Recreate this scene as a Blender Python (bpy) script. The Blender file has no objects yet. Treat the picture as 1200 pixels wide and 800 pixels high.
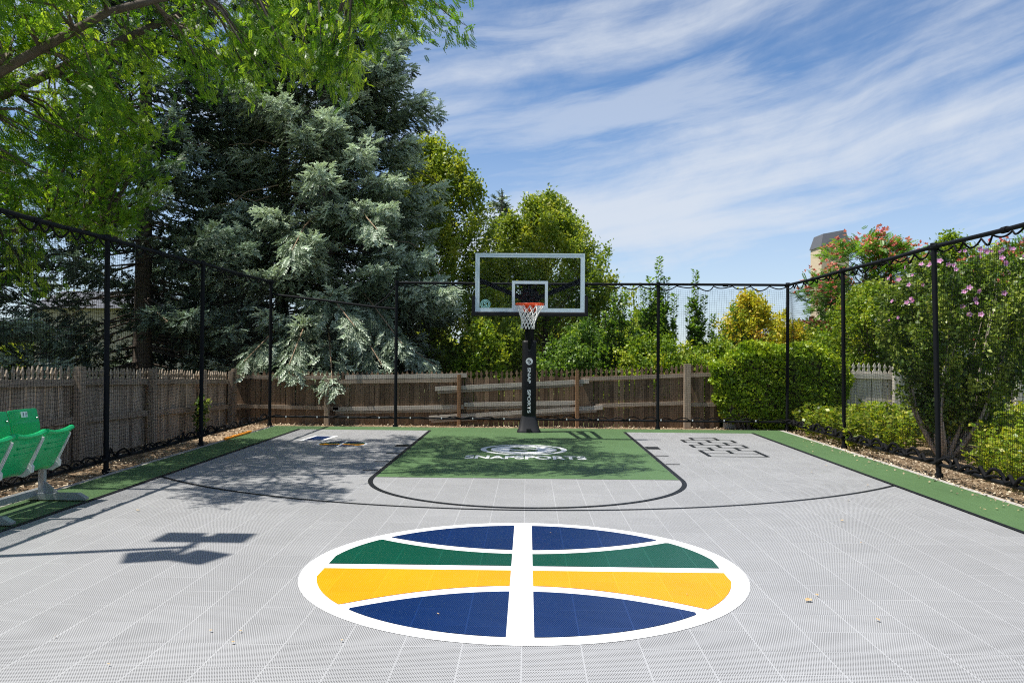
import bpy, math, random
import numpy as np
from mathutils import Vector, Matrix

rng = np.random.default_rng(7)
random.seed(7)
S = bpy.context.scene
COL = S.collection
PI = math.pi

# ------------------------------------------------------------------ camera
f_px, cam_h, pitch, yaw, roll = 973.9, 1.5133, -0.0112, 0.019, 0.0076
cp, sp, cy, sy, cr, sr = math.cos(pitch), math.sin(pitch), math.cos(yaw), math.sin(yaw), math.cos(roll), math.sin(roll)
fwd = Vector((-sy * cp, cy * cp, -sp)); rt = Vector((cy, sy, 0)); up = rt.cross(fwd)
r2 = rt * cr + up * sr; u2 = -rt * sr + up * cr
cam = bpy.data.cameras.new('camera'); cam.sensor_width = 36; cam.lens = f_px / 1200 * 36; cam.clip_end = 2000
co = bpy.data.objects.new('camera', cam); COL.objects.link(co)
co.matrix_world = Matrix(((r2.x, u2.x, -fwd.x, 0), (r2.y, u2.y, -fwd.y, 0), (r2.z, u2.z, -fwd.z, cam_h), (0, 0, 0, 1)))
S.camera = co

# ------------------------------------------------------------------ object helpers
def tag(o, label=None, cat=None, group=None, kind=None):
    if label: o['label'] = label
    if cat: o['category'] = cat
    if group: o['group'] = group
    if kind: o['kind'] = kind
    return o

def empty(name, loc, label, cat, group=None):
    o = bpy.data.objects.new(name, None); COL.objects.link(o); o.location = loc
    o.empty_display_size = .2
    return tag(o, label, cat, group)

def link_mesh(name, me, m, parent=None):
    o = bpy.data.objects.new(name, me); COL.objects.link(o)
    if m is not None and not me.materials: me.materials.append(m)
    if parent is not None: o.parent = parent
    return o

def children(o): return [c for c in bpy.data.objects if c.parent == o]

def copy_tree(o, parent=None):
    c = o.copy(); COL.objects.link(c)
    if parent is not None: c.parent = parent
    for ch in children(o): copy_tree(ch, c)
    return c

class MB:
    def __init__(s): s.v = []; s.f = []; s.sm = []
    def add(s, vs, fs, smooth=False):
        n = len(s.v); s.v += [tuple(map(float, p)) for p in vs]
        for f in fs: s.f.append(tuple(i + n for i in f)); s.sm.append(smooth)
        return s
    def box(s, c, d, M=None):
        vs = [Vector((x * d[0] / 2, y * d[1] / 2, z * d[2] / 2)) for x in (-1, 1) for y in (-1, 1) for z in (-1, 1)]
        if M is not None: vs = [M @ v for v in vs]
        vs = [v + Vector(c) for v in vs]
        return s.add(vs, [(0, 1, 3, 2), (4, 6, 7, 5), (0, 4, 5, 1), (2, 3, 7, 6), (0, 2, 6, 4), (1, 5, 7, 3)])
    def bevbox(s, c, d, b=.01, M=None):
        # box with chamfered vertical-ish edges along its longest axis
        ax = max(range(3), key=lambda i: d[i]); o = [i for i in range(3) if i != ax]
        hx, hy = d[o[0]] / 2, d[o[1]] / 2
        prof = [(-hx + b, -hy), (hx - b, -hy), (hx, -hy + b), (hx, hy - b), (hx - b, hy), (-hx + b, hy), (-hx, hy - b), (-hx, -hy + b)]
        vs = []
        for e in (-1, 1):
            for p in prof:
                v = [0, 0, 0]; v[ax] = e * d[ax] / 2; v[o[0]] = p[0]; v[o[1]] = p[1]; v = Vector(v)
                if M is not None: v = M @ v
                vs.append(v + Vector(c))
        fs = [(i, (i + 1) % 8, (i + 1) % 8 + 8, i + 8) for i in range(8)] + [tuple(range(7, -1, -1)), tuple(range(8, 16))]
        return s.add(vs, fs)
    def beam(s, p0, p1, w, h, upv=(0, 0, 1)):
        p0, p1 = Vector(p0), Vector(p1); d = (p1 - p0).normalized(); upv = Vector(upv)
        if abs(d.dot(upv)) > .98: upv = Vector((0, 1, 0))
        x = d.cross(upv).normalized(); z = x.cross(d)
        vs = [p + x * a * w / 2 + z * b * h / 2 for p in (p0, p1) for a, b in ((-1, -1), (1, -1), (1, 1), (-1, 1))]
        return s.add(vs, [(0, 1, 2, 3), (7, 6, 5, 4), (0, 4, 5, 1), (1, 5, 6, 2), (2, 6, 7, 3), (3, 7, 4, 0)])
    def tube(s, pts, rad, n=8, closed=False, smooth=True, caps=True):
        P = [Vector(p) for p in pts]; m = len(P)
        R = rad if hasattr(rad, '__len__') else [rad] * m
        ref = Vector((0, 0, 1)); vs = []
        px = None
        for i in range(m):
            a = P[(i - 1) % m] if (closed or i > 0) else P[i]; b = P[(i + 1) % m] if (closed or i < m - 1) else P[i]
            d = (b - a); d = d.normalized() if d.length > 1e-9 else Vector((0, 0, 1))
            if px is None:
                px = d.cross(ref)
                if px.length < .05: px = d.cross(Vector((1, 0, 0)))
            else: px = px - d * px.dot(d)
            px.normalize(); pz = px.cross(d)
            for k in range(n):
                t = 2 * PI * k / n; vs.append(P[i] + (px * math.cos(t) + pz * math.sin(t)) * R[i])
        fs = []
        for i in range(m if closed else m - 1):
            j = (i + 1) % m
            for k in range(n): fs.append((i * n + k, i * n + (k + 1) % n, j * n + (k + 1) % n, j * n + k))
        s.add(vs, fs, smooth)
        if not closed and caps:
            s.add(vs[:n], [tuple(range(n))]); s.add(vs[-n:], [tuple(range(n - 1, -1, -1))])
        return s
    def prism(s, poly, axis, a, b):
        # poly 2D in the other two axes (in order), extruded from a to b along axis
        o = [i for i in range(3) if i != axis]; n = len(poly); vs = []
        for e in (a, b):
            for p in poly:
                v = [0, 0, 0]; v[axis] = e; v[o[0]] = p[0]; v[o[1]] = p[1]; vs.append(v)
        fs = [(i, (i + 1) % n, (i + 1) % n + n, i + n) for i in range(n)] + [tuple(range(n - 1, -1, -1)), tuple(range(n, 2 * n))]
        return s.add(vs, fs)
    def sheet(s, poly, z):
        return s.add([(p[0], p[1], z) for p in poly], [tuple(range(len(poly)))])
    def build(s, name, m, parent=None):
        me = bpy.data.meshes.new(name); me.from_pydata(s.v, [], s.f)
        me.polygons.foreach_set('use_smooth', s.sm); me.update()
        return link_mesh(name, me, m, parent)

def np_mesh(name, V, F, tone=None):
    me = bpy.data.meshes.new(name)
    V = np.asarray(V, np.float32).reshape(-1, 3); F = np.asarray(F, np.int32)
    k = F.shape[1]
    me.vertices.add(len(V)); me.vertices.foreach_set('co', V.ravel())
    me.loops.add(F.size); me.loops.foreach_set('vertex_index', F.ravel())
    me.polygons.add(len(F)); me.polygons.foreach_set('loop_start', np.arange(0, F.size, k, dtype=np.int32))
    me.update(calc_edges=True)
    if tone is not None:
        a = me.attributes.new('tone', 'FLOAT', 'POINT'); a.data.foreach_set('value', np.asarray(tone, np.float32))
    return me

def norm(a): return a / (np.linalg.norm(a, axis=-1, keepdims=True) + 1e-9)

def frames(d, u):
    d = norm(d); x = norm(np.cross(d, u)); z = np.cross(x, d)
    return np.stack([x, d, z], axis=2)

def scatter(name, T, F, pos, M, sc, tone, tt=None):
    """stamp template (T verts, F quads) at pos with frames M and scale sc; one mesh"""
    T = np.asarray(T, float); F = np.asarray(F); N = len(pos); k = len(T)
    V = np.einsum('nij,kj->nki', M, T) * np.asarray(sc).reshape(-1, 1, 1) + pos[:, None, :]
    FF = (F[None] + (np.arange(N) * k)[:, None, None]).reshape(-1, F.shape[1])
    tn = np.repeat(tone[:, None], k, 1)
    if tt is not None: tn = tn + np.asarray(tt)[None]
    return np_mesh(name, V, FF, tn.ravel())

# ------------------------------------------------------------------ materials
def newmat(name):
    m = bpy.data.materials.new(name); m.use_nodes = True
    nt = m.node_tree; b = nt.nodes['Principled BSDF']
    return m, nt, b
def N(nt, t, **kw):
    n = nt.nodes.new(t)
    for k, v in kw.items(): setattr(n, k, v)
    return n
def math_n(nt, op, a, b=None, c=None):
    n = N(nt, 'ShaderNodeMath', operation=op)
    for i, v in enumerate((a, b, c)):
        if v is None: continue
        if isinstance(v, (int, float)): n.inputs[i].default_value = v
        else: nt.links.new(v, n.inputs[i])
    return n.outputs[0]
def mixc(nt, fac, a, b, mode='MIX'):
    n = N(nt, 'ShaderNodeMix', data_type='RGBA', blend_type=mode)
    for i, v in ((0, fac), (6, a), (7, b)):
        if isinstance(v, (int, float)): n.inputs[i].default_value = v
        elif isinstance(v, tuple): n.inputs[i].default_value = v if len(v) == 4 else v + (1,)
        else: nt.links.new(v, n.inputs[i])
    return n.outputs[2]
def ramp(nt, fac, stops):
    r = N(nt, 'ShaderNodeValToRGB'); e = r.color_ramp.elements
    while len(e) < len(stops): e.new(.5)
    for x, (p, c) in zip(e, stops): x.position = p; x.color = tuple(c) + (1,) if len(c) == 3 else c
    nt.links.new(fac, r.inputs[0]); return r.outputs[0]
def noise(nt, vec, scale, detail=3, rough=.5, dist=0):
    n = N(nt, 'ShaderNodeTexNoise'); n.inputs['Scale'].default_value = scale; n.inputs['Detail'].default_value = detail
    n.inputs['Roughness'].default_value = rough; n.inputs['Distortion'].default_value = dist
    if vec is not None: nt.links.new(vec, n.inputs['Vector'])
    return n.outputs[0]
def mapping(nt, vec, sc=(1, 1, 1), rot=(0, 0, 0), loc=(0, 0, 0)):
    m = N(nt, 'ShaderNodeMapping'); m.inputs['Scale'].default_value = sc; m.inputs['Rotation'].default_value = rot
    m.inputs['Location'].default_value = loc
    nt.links.new(vec, m.inputs['Vector']); return m.outputs[0]
def bump(nt, b, h, st=.3, dist=.01):
    n = N(nt, 'ShaderNodeBump'); n.inputs['Strength'].default_value = st; n.inputs['Distance'].default_value = dist
    nt.links.new(h, n.inputs['Height']); nt.links.new(n.outputs[0], b.inputs['Normal'])

def plain(name, col, rough=.5, metal=0, var=.12, scale=6, spec=.5):
    m, nt, b = newmat(name)
    g = N(nt, 'ShaderNodeTexCoord')
    f = noise(nt, g.outputs['Object'], scale, 5, .6)
    c = mixc(nt, f, tuple(x * (1 - var) for x in col), tuple(min(1, x * (1 + var)) for x in col))
    nt.links.new(c, b.inputs['Base Color'])
    b.inputs['Roughness'].default_value = rough; b.inputs['Metallic'].default_value = metal
    b.inputs['Specular IOR Level'].default_value = spec
    return m

def tile_mat(name, col, hole=.24, seam=1.02, rough=.42):
    """snap-together sports tile: staggered perforations, moulded seam on every foot"""
    m, nt, b = newmat(name)
    p = N(nt, 'ShaderNodeNewGeometry').outputs['Position']
    s = N(nt, 'ShaderNodeSeparateXYZ'); nt.links.new(p, s.inputs[0]); X, Y = s.outputs[0], s.outputs[1]
    tx = math_n(nt, 'DIVIDE', math_n(nt, 'ADD', X, .02), .3048); ty = math_n(nt, 'DIVIDE', math_n(nt, 'ADD', Y, .01), .3048)
    def edge(t, w): return math_n(nt, 'GREATER_THAN', math_n(nt, 'ABSOLUTE', math_n(nt, 'SUBTRACT', math_n(nt, 'FRACT', t), .5)), .5 - w)
    ex, ey = edge(tx, .010), edge(ty, .008)
    PX = .3048 / 25; PY = .3048 / 19
    cb = N(nt, 'ShaderNodeCombineXYZ'); nt.links.new(math_n(nt, 'FLOOR', tx), cb.inputs[0]); nt.links.new(math_n(nt, 'FLOOR', ty), cb.inputs[1])
    wn = N(nt, 'ShaderNodeTexWhiteNoise'); nt.links.new(cb.outputs[0], wn.inputs[0])
    hy = math_n(nt, 'ADD', math_n(nt, 'DIVIDE', Y, PY), math_n(nt, 'MULTIPLY', wn.outputs[0], 5.3)); row = math_n(nt, 'FLOOR', hy)
    hx = math_n(nt, 'ADD', math_n(nt, 'ADD', math_n(nt, 'DIVIDE', X, PX), math_n(nt, 'MULTIPLY', wn.outputs[0], 3.7)), math_n(nt, 'MULTIPLY', math_n(nt, 'MODULO', row, 2.0), .5))
    dx = math_n(nt, 'SUBTRACT', math_n(nt, 'FRACT', hx), .5); dy = math_n(nt, 'SUBTRACT', math_n(nt, 'FRACT', hy), .5)
    d = math_n(nt, 'SQRT', math_n(nt, 'ADD', math_n(nt, 'MULTIPLY', dx, dx), math_n(nt, 'MULTIPLY', dy, dy)))
    mr = N(nt, 'ShaderNodeMapRange'); nt.links.new(d, mr.inputs[0])
    mr.inputs[1].default_value = .26; mr.inputs[2].default_value = .38; mr.inputs[3].default_value = 1; mr.inputs[4].default_value = 0
    noseam = math_n(nt, 'SUBTRACT', 1, math_n(nt, 'MAXIMUM', ex, math_n(nt, 'MULTIPLY', ey, .35)))
    H = math_n(nt, 'MULTIPLY', mr.outputs[0], noseam)
    dirt = noise(nt, p, .9, 6, .65)
    fine = noise(nt, mapping(nt, p, (1, .35, 1), (0, 0, .5)), 9, 7, .75)
    v = math_n(nt, 'ADD', math_n(nt, 'MULTIPLY', wn.outputs[0], .07), math_n(nt, 'ADD', math_n(nt, 'MULTIPLY', dirt, .34), math_n(nt, 'MULTIPLY', fine, .14)))
    v = math_n(nt, 'ADD', v, .76)
    sv = math_n(nt, 'ADD', 1, math_n(nt, 'MULTIPLY', math_n(nt, 'MAXIMUM', ex, math_n(nt, 'MULTIPLY', ey, .35)), seam - 1))
    hv = math_n(nt, 'SUBTRACT', 1, math_n(nt, 'MULTIPLY', H, 1 - hole))
    tot = math_n(nt, 'MULTIPLY', math_n(nt, 'MULTIPLY', v, sv), hv)
    c = N(nt, 'ShaderNodeVectorMath', operation='SCALE'); c.inputs[0].default_value = col; nt.links.new(tot, c.inputs['Scale'])
    nt.links.new(c.outputs[0], b.inputs['Base Color'])
    b.inputs['Roughness'].default_value = rough
    nt.links.new(math_n(nt, 'MULTIPLY', math_n(nt, 'SUBTRACT', 1, H), .45), b.inputs['Specular IOR Level'])
    return m

def leaf_mat(name, stops, transl=.35, rough=.45, tcol=None, spec=.4):
    m, nt, b = newmat(name)
    a = N(nt, 'ShaderNodeAttribute'); a.attribute_name = 'tone'
    c = ramp(nt, a.outputs['Fac'], stops)
    nt.links.new(c, b.inputs['Base Color']); b.inputs['Roughness'].default_value = rough
    b.inputs['Specular IOR Level'].default_value = spec
    if transl > 0:
        t = N(nt, 'ShaderNodeBsdfTranslucent')
        tc = mixc(nt, 1.0, c, tcol or (1.5, 1.7, .5), 'MULTIPLY'); nt.links.new(tc, t.inputs['Color'])
        mx = N(nt, 'ShaderNodeMixShader'); mx.inputs[0].default_value = transl
        nt.links.new(b.outputs[0], mx.inputs[1]); nt.links.new(t.outputs[0], mx.inputs[2])
        nt.links.new(mx.outputs[0], nt.nodes['Material Output'].inputs[0])
    return m

def wood_mat(name, dark, light, vert=True, sc=1.0, stain=None):
    m, nt, b = newmat(name)
    g = N(nt, 'ShaderNodeNewGeometry')
    mp = mapping(nt, g.outputs['Position'], (45 * sc, 45 * sc, 1.6 * sc) if vert else (2 * sc, 2 * sc, 50 * sc))
    f1 = noise(nt, mp, 1, 6, .65, .4); f2 = noise(nt, g.outputs['Position'], 2.2, 5, .6)
    isl = g.outputs['Random Per Island']
    t = math_n(nt, 'ADD', math_n(nt, 'MULTIPLY', f1, .55), math_n(nt, 'ADD', math_n(nt, 'MULTIPLY', isl, .3), math_n(nt, 'MULTIPLY', f2, .35)))
    mid = tuple((a + c) / 2 for a, c in zip(dark, light))
    c = ramp(nt, t, [(.3, dark), (.58, mid), (.88, light)])
    if stain: c = mixc(nt, ramp(nt, f2, [(.52, (0, 0, 0)), (.62, (1, 1, 1))]), c, stain)
    nt.links.new(c, b.inputs['Base Color']); b.inputs['Roughness'].default_value = .85
    b.inputs['Specular IOR Level'].default_value = .2
    bump(nt, b, f1, .6, .004)
    return m

M = {}
M['grey'] = tile_mat('court_grey_tile', (.362, .364, .368))
M['green'] = tile_mat('court_green_tile', (.100, .180, .076), .45, 1.0)
M['black'] = tile_mat('court_black_tile', (.012, .013, .016), .7, 1.1)
M['white'] = tile_mat('court_white_tile', (.80, .81, .81), .84, 1.01)
M['blue'] = tile_mat('court_blue_tile', (.004, .023, .105), .36, 1.14, .27)
M['teal'] = tile_mat('court_teal_tile', (.003, .074, .044), .4, 1.14, .27)
M['yellow'] = tile_mat('court_yellow_tile', (.78, .315, .004), .6, 1.0)
M['blackmetal'] = plain('black_powder_coat', (.008, .009, .011), .62, .0, .3, 20, .12)
M['rope'] = plain('black_rope', (.010, .010, .011), .85, spec=.1)
M['net'] = plain('black_net', (.006, .006, .007), .9, spec=.05)
M['galv'] = plain('galvanised_steel', (.42, .45, .47), .42, .6, .2, 8)
M['bracket'] = plain('cast_white_bracket', (.62, .66, .64), .5, 0, .15, 30)
M['seat'] = plain('green_plastic', (.004, .40, .125), .36, 0, .1, 5)
M['pad'] = plain('black_vinyl', (.008, .008, .009), .5, 0, .2, 10, .25)
M['skirt'] = plain('dark_grey_plastic', (.018, .018, .02), .5, 0, .2, 10, .3)
M['alu'] = plain('pale_blue_frame', (.60, .71, .75), .38, .1, .06)
M['rim'] = plain('orange_rim', (.80, .085, .012), .4, 0, .1)
M['netwhite'] = plain('white_cord', (.78, .78, .75), .8)
M['tagwhite'] = plain('white_tag', (.8, .82, .84), .5)
M['textblack'] = plain('black_print', (.03, .05, .12), .5)
M['printwhite'] = plain('white_print', (.72, .75, .76), .5)
M['tealprint'] = plain('pale_teal_print', (.30, .62, .60), .5)
M['bolt'] = plain('zinc_bolt', (.6, .62, .62), .35, .8)
M['orangefoam'] = plain('orange_strip', (.85, .30, .02), .6)
M['concrete'] = plain('concrete', (.38, .36, .33), .9, 0, .2, 9)
M['wood'] = wood_mat('weathered_brown_picket_shaded', (.045, .028, .018), (.33, .225, .145))  # weathered brown, deepened so the planks' shade sits in the colour
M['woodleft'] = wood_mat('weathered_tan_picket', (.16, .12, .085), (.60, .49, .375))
M['railgrey'] = wood_mat('weathered_grey_rail', (.26, .23, .19), (.66, .60, .52), False)
M['railbrown'] = wood_mat('brown_rail', (.15, .115, .085), (.48, .39, .30), False)
M['postwood'] = wood_mat('fence_post_wood', (.14, .10, .07), (.50, .40, .30))
M['wetpost'] = wood_mat('reddish_post_wood', (.12, .06, .03), (.38, .22, .12))
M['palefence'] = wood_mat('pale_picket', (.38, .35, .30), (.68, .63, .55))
M['bark'] = wood_mat('bark', (.05, .04, .032), (.19, .155, .125), True, .25)
M['palebark'] = wood_mat('pale_bark', (.20, .16, .13), (.60, .52, .44), True, .4)
M['deadwood'] = wood_mat('dead_twig', (.16, .11, .07), (.42, .31, .21), True, .4)
M['stucco'] = plain('beige_stucco', (.62, .50, .34), .9, 0, .08, 10)
M['siding'] = plain('white_siding', (.74, .74, .72), .6, 0, .05)
M['roof'] = plain('grey_shingle', (.10, .105, .12), .85, 0, .35, 30)
M['stone'] = plain('pale_wall', (.66, .58, .45), .9, 0, .15, 5)
M['windowglass'] = plain('window_glass', (.03, .04, .05), .08)
M['locust'] = leaf_mat('locust_leaf', [(0, (.035, .095, .012)), (.5, (.11, .23, .024)), (1, (.38, .50, .07))], .52, .4, (1.55, 1.55, .45))
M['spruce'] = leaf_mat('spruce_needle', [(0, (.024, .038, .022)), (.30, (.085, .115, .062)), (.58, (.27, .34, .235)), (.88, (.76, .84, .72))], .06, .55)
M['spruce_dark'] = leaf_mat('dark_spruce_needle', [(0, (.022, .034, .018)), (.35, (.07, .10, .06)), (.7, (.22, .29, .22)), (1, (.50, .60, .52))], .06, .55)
M['ash'] = leaf_mat('ash_leaf', [(0, (.075, .14, .02)), (.5, (.23, .32, .05)), (1, (.54, .55, .10))], .45, .4, (1.5, 1.4, .5))
M['bushy'] = leaf_mat('bright_leaf', [(0, (.08, .15, .018)), (.5, (.22, .34, .03)), (1, (.54, .56, .06))], .40, .42, (1.4, 1.35, .5))
M['hedge'] = leaf_mat('hedge_leaf', [(0, (.08, .17, .018)), (.5, (.25, .38, .025)), (1, (.62, .66, .06))], .34, .4, (1.4, 1.35, .4))
M['sapling'] = leaf_mat('sapling_leaf', [(0, (.05, .11, .025)), (.6, (.15, .25, .05)), (1, (.38, .46, .10))], .34, .42)
M['gold'] = leaf_mat('golden_leaf', [(0, (.20, .28, .03)), (.5, (.52, .52, .04)), (.85, (.76, .56, .05)), (1, (.66, .30, .06))], .38, .42, (1.2, 1.15, .6))
M['rose'] = leaf_mat('rose_of_sharon_leaf', [(0, (.035, .075, .018)), (.5, (.13, .20, .035)), (1, (.52, .56, .12))], .30, .38)
M['pink'] = leaf_mat('pink_petal', [(0, (.46, .20, .40)), (.5, (.62, .36, .58)), (1, (.66, .16, .36))], .3, .5, (1.2, 1.0, 1.1))
M['mimosa'] = leaf_mat('mimosa_leaf', [(0, (.05, .12, .02)), (.6, (.13, .25, .035)), (1, (.28, .38, .06))], .38, .4)
M['coral'] = leaf_mat('coral_tuft', [(0, (.66, .20, .13)), (.6, (.74, .36, .24)), (1, (.68, .18, .20))], .35, .6, (1.2, .9, .9))
M['herb'] = leaf_mat('herb_leaf', [(0, (.11, .20, .02)), (.5, (.27, .38, .035)), (1, (.66, .60, .08))], .40, .4, (1.3, 1.25, .5))
M['litter'] = leaf_mat('dry_litter', [(0, (.11, .075, .05)), (.5, (.36, .27, .17)), (1, (.72, .61, .44))], 0, .85)
M['dryleaf'] = leaf_mat('dry_leaf', [(0, (.20, .09, .04)), (.5, (.40, .26, .12)), (1, (.66, .54, .32))], .1, .7)
M['grass'] = leaf_mat('grass_blade', [(0, (.04, .07, .015)), (1, (.16, .2, .05))], .25, .5)

m, nt, b = newmat('court_glass')
for n_ in list(nt.nodes): nt.nodes.remove(n_)
o_ = N(nt, 'ShaderNodeOutputMaterial'); t_ = N(nt, 'ShaderNodeBsdfTransparent'); t_.inputs[0].default_value = (.975, .985, .98, 1)
g_ = N(nt, 'ShaderNodeBsdfGlossy'); g_.inputs['Roughness'].default_value = .03
fr = N(nt, 'ShaderNodeFresnel'); fr.inputs[0].default_value = 1.18
x_ = N(nt, 'ShaderNodeMixShader'); x_.inputs[0].default_value = .002; nt.links.new(t_.outputs[0], x_.inputs[1]); nt.links.new(g_.outputs[0], x_.inputs[2]); nt.links.new(x_.outputs[0], o_.inputs[0])
M['glass'] = m

def ground_mat(name, a, b_, c_, sc):
    m, nt, b = newmat(name); p = N(nt, 'ShaderNodeNewGeometry').outputs['Position']
    f = noise(nt, p, sc, 8, .7); f2 = noise(nt, p, sc * 9, 6, .7)
    t = math_n(nt, 'ADD', math_n(nt, 'MULTIPLY', f, .5), math_n(nt, 'MULTIPLY', f2, .5))
    nt.links.new(ramp(nt, t, [(.36, a), (.5, b_), (.66, c_)]), b.inputs['Base Color']); b.inputs['Roughness'].default_value = .95
    b.inputs['Specular IOR Level'].default_value = .1
    bump(nt, b, f2, .8, .02); return m
M['ground'] = ground_mat('lawn_and_soil', (.05, .055, .02), (.09, .11, .035), (.17, .16, .07), .8)
M['mulch'] = ground_mat('leafy_mulch', (.08, .052, .032), (.25, .175, .11), (.58, .46, .31), 5)

# ------------------------------------------------------------------ ground and court
XLI, XRI, XLO, XRO, YB, YE, YF = -4.31, 4.22, -4.98, 4.93, 15.67, 16.36, -3.2
def rect(x0, y0, x1, y1): return [(x0, y0), (x1, y0), (x1, y1), (x0, y1)]
gm = MB().sheet(rect(-600, -400, 600, 900), -.10).build('ground', M['ground']); tag(gm, kind='structure')
mu = MB(); nx = 60
for (x0, y0, x1, y1) in ((-6.9, YF, XLO - .1, 17.3), (XRO + .1, YF, 7.6, 17.3), (XLO - .1, YE + .1, XRO + .1, 17.3)):
    mu.sheet(rect(x0, y0, x1, y1), -.045)
tag(mu.build('mulch_bed', M['mulch']), kind='structure')
sl = MB().box(((XLO + XRO) / 2, (YF + YE) / 2, -.078), (XRO - XLO + .22, YE - YF + .22, .13)).build('concrete_slab', M['concrete']); tag(sl, kind='structure')
tag(MB().box(((XLO + XRO) / 2, (YF + YE) / 2, -.009), (XRO - XLO, YE - YF, .012)).build('court_border', M['green']), kind='structure')
tag(MB().sheet(rect(XLI, YF + .3, XRI, YB), .0).build('court', M['grey']), kind='structure')
z1, z2, z3 = .003, .006, .009
# green key: white-grey court with a green block inside the black lane lines
def strip(pts, w, z, mb=None, closed=False):
    mb = mb or MB(); P = [Vector((p[0], p[1], 0)) for p in pts]; L, R = [], []
    for i, p in enumerate(P):
        a = P[max(i - 1, 0)]; b = P[min(i + 1, len(P) - 1)]; d = (b - a).normalized(); n = Vector((-d.y, d.x, 0)) * w / 2
        L.append(p + n); R.append(p - n)
    vs = [(p.x, p.y, z) for p in L] + [(p.x, p.y, z) for p in R]; n = len(P)
    mb.add(vs, [(i, i + n, i + n + 1, i + 1) for i in range(n - 1)]); return mb
tag(MB().sheet(rect(-1.80, YB - 5.79, 1.80, YB + .02), z1).build('key_area', M['green']), kind='structure')
fc = 9.88
pts = [(-1.83, YB), (-1.83, fc)] + [(-1.83 * math.cos(t), fc - 1.86 * math.sin(t)) for t in np.linspace(.03, PI - .03, 70)] + [(1.83, fc), (1.83, YB)]
tag(strip(pts, .055, z2).build('lane_line', M['black']), kind='structure')
R3, y3 = 6.02, 13.94
a0 = math.acos(4.29 / R3); a1 = math.acos(4.2 / R3)
pts = [(-R3 * math.cos(t), y3 - R3 * math.sin(t)) for t in np.linspace(a0, PI - a1, 110)]
tag(strip(pts, .05, z1).build('three_point_line', M['black']), kind='structure')
sb = MB(); strip([(XLI, YF), (XLI, YB)], .05, z3, sb); strip([(XRI, YF), (XRI, YB)], .05, z3, sb)
tag(sb.build('side_line', M['black']), kind='structure')
lb = MB()
for s in (-1, 1):
    lb.sheet(rect(*sorted((s * 1.87, s * 2.08))[:1], 12.98, sorted((s * 1.87, s * 2.08))[1], 13.30), z1)
    for yy in (12.13, 11.22): lb.sheet(rect(min(s * 1.87, s * 2.06), yy, max(s * 1.87, s * 2.06), yy + .06), z1)
    lb.sheet(rect(min(s * 1.87, s * 2.06), 10.4, max(s * 1.87, s * 2.06), 10.45), z1) if s < 0 else None
tag(lb.build('lane_block_mark', M['black']), kind='structure')
# hopscotch
hb = MB(); hx, hw, hy0, hh = 3.08, .42, 12.15, .372; lw = .055
segs = set()
for r in range(7):
    y0 = hy0 + r * hh; dbl = r % 2 == 0 is False
    if r == 0: xs = [hx - hw, hx + hw]
    elif r % 2 == 1: xs = [hx - hw, hx, hx + hw]
    else: xs = [hx - hw / 2, hx + hw / 2]
    for x in xs: hb.sheet(rect(x - lw / 2, y0, x + lw / 2, y0 + hh), z2)
rows = [hw, hw, hw / 2, hw, hw / 2, hw, hw / 2]
for r in range(8):
    ext = max(rows[min(r, 6)], rows[max(r - 1, 0)])
    hb.sheet(rect(hx - ext, hy0 + r * hh - .018, hx + ext, hy0 + r * hh + .018), z1)
tag(hb.build('hopscotch_marking', M['black']), kind='structure')

def band(mb, cx, cy, R, ylo, yhi, x0, x1, z, n=48):
    """area inside circle R between curves ylo(x) and yhi(x), x0..x1"""
    xs = np.linspace(x0, x1, n); lo, hi = [], []
    for x in xs:
        c = math.sqrt(max(R * R - x * x, 0)); a = max(ylo(x), -c); b = min(yhi(x), c)
        if b > a: lo.append((cx + x, cy + a)); hi.append((cx + x, cy + b))
    nn = len(lo)
    mb.add([(p[0], p[1], z) for p in lo + hi], [(i, i + 1, i + 1 + nn, i + nn) for i in range(nn - 1)])
def disc(cx, cy, r, z, name, m, n=96, r0=0):
    mb = MB()
    if r0 == 0: mb.sheet([(cx + r * math.cos(2 * PI * k / n), cy + r * math.sin(2 * PI * k / n)) for k in range(n)], z)
    else:
        mb.add([(cx + q * math.cos(2 * PI * k / n), cy + q * math.sin(2 * PI * k / n), z) for q in (r0, r) for k in range(n)],
               [(k, (k + 1) % n, n + (k + 1) % n, n + k) for k in range(n)])
    o = mb.build(name, m); tag(o, kind='structure'); return o
def ball_logo(cx, cy, R, name):
    k = R / 1.515
    disc(cx, cy, R, z1, name + '_ring', M['white'])
    r = 1.398 * k; INF = 9
    up_c = lambda x: .46 * k + .40 * k * (x / (1.1 * k)) ** 2
    dn_c = lambda x: -.50 * k - .42 * k * (x / (1.06 * k)) ** 2
    w = .062 * k; my = -.005 * k
    for m_, lo, hi in (('blue', lambda x: up_c(x) + w, lambda x: INF), ('teal', lambda x: my + w, lambda x: up_c(x) - w),
                       ('yellow', lambda x: dn_c(x) + w, lambda x: my - w), ('blue', lambda x: -INF, lambda x: dn_c(x) - w)):
        mb = MB()
        band(mb, cx, cy, r, lo, hi, -r, -.085 * k, z2); band(mb, cx, cy, r, lo, hi, .065 * k, r, z2)
        tag(mb.build(name + '_' + m_ + '_panel', M[m_]), kind='structure')
ball_logo(-.02, 5.80, 1.518, 'court_logo')
ball_logo(-2.96, 13.28, .40, 'small_court_logo')
tag(MB().sheet([(-3.78, 13.68), (-3.38, 13.68), (-3.30, 14.52), (-3.70, 14.52)], z1).build('small_logo_stem_border', M['white']), kind='structure')
tag(MB().sheet([(-3.71, 13.76), (-3.43, 13.76), (-3.38, 14.44), (-3.66, 14.44)], z2).build('small_logo_stem', M['blue']), kind='structure')

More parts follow.
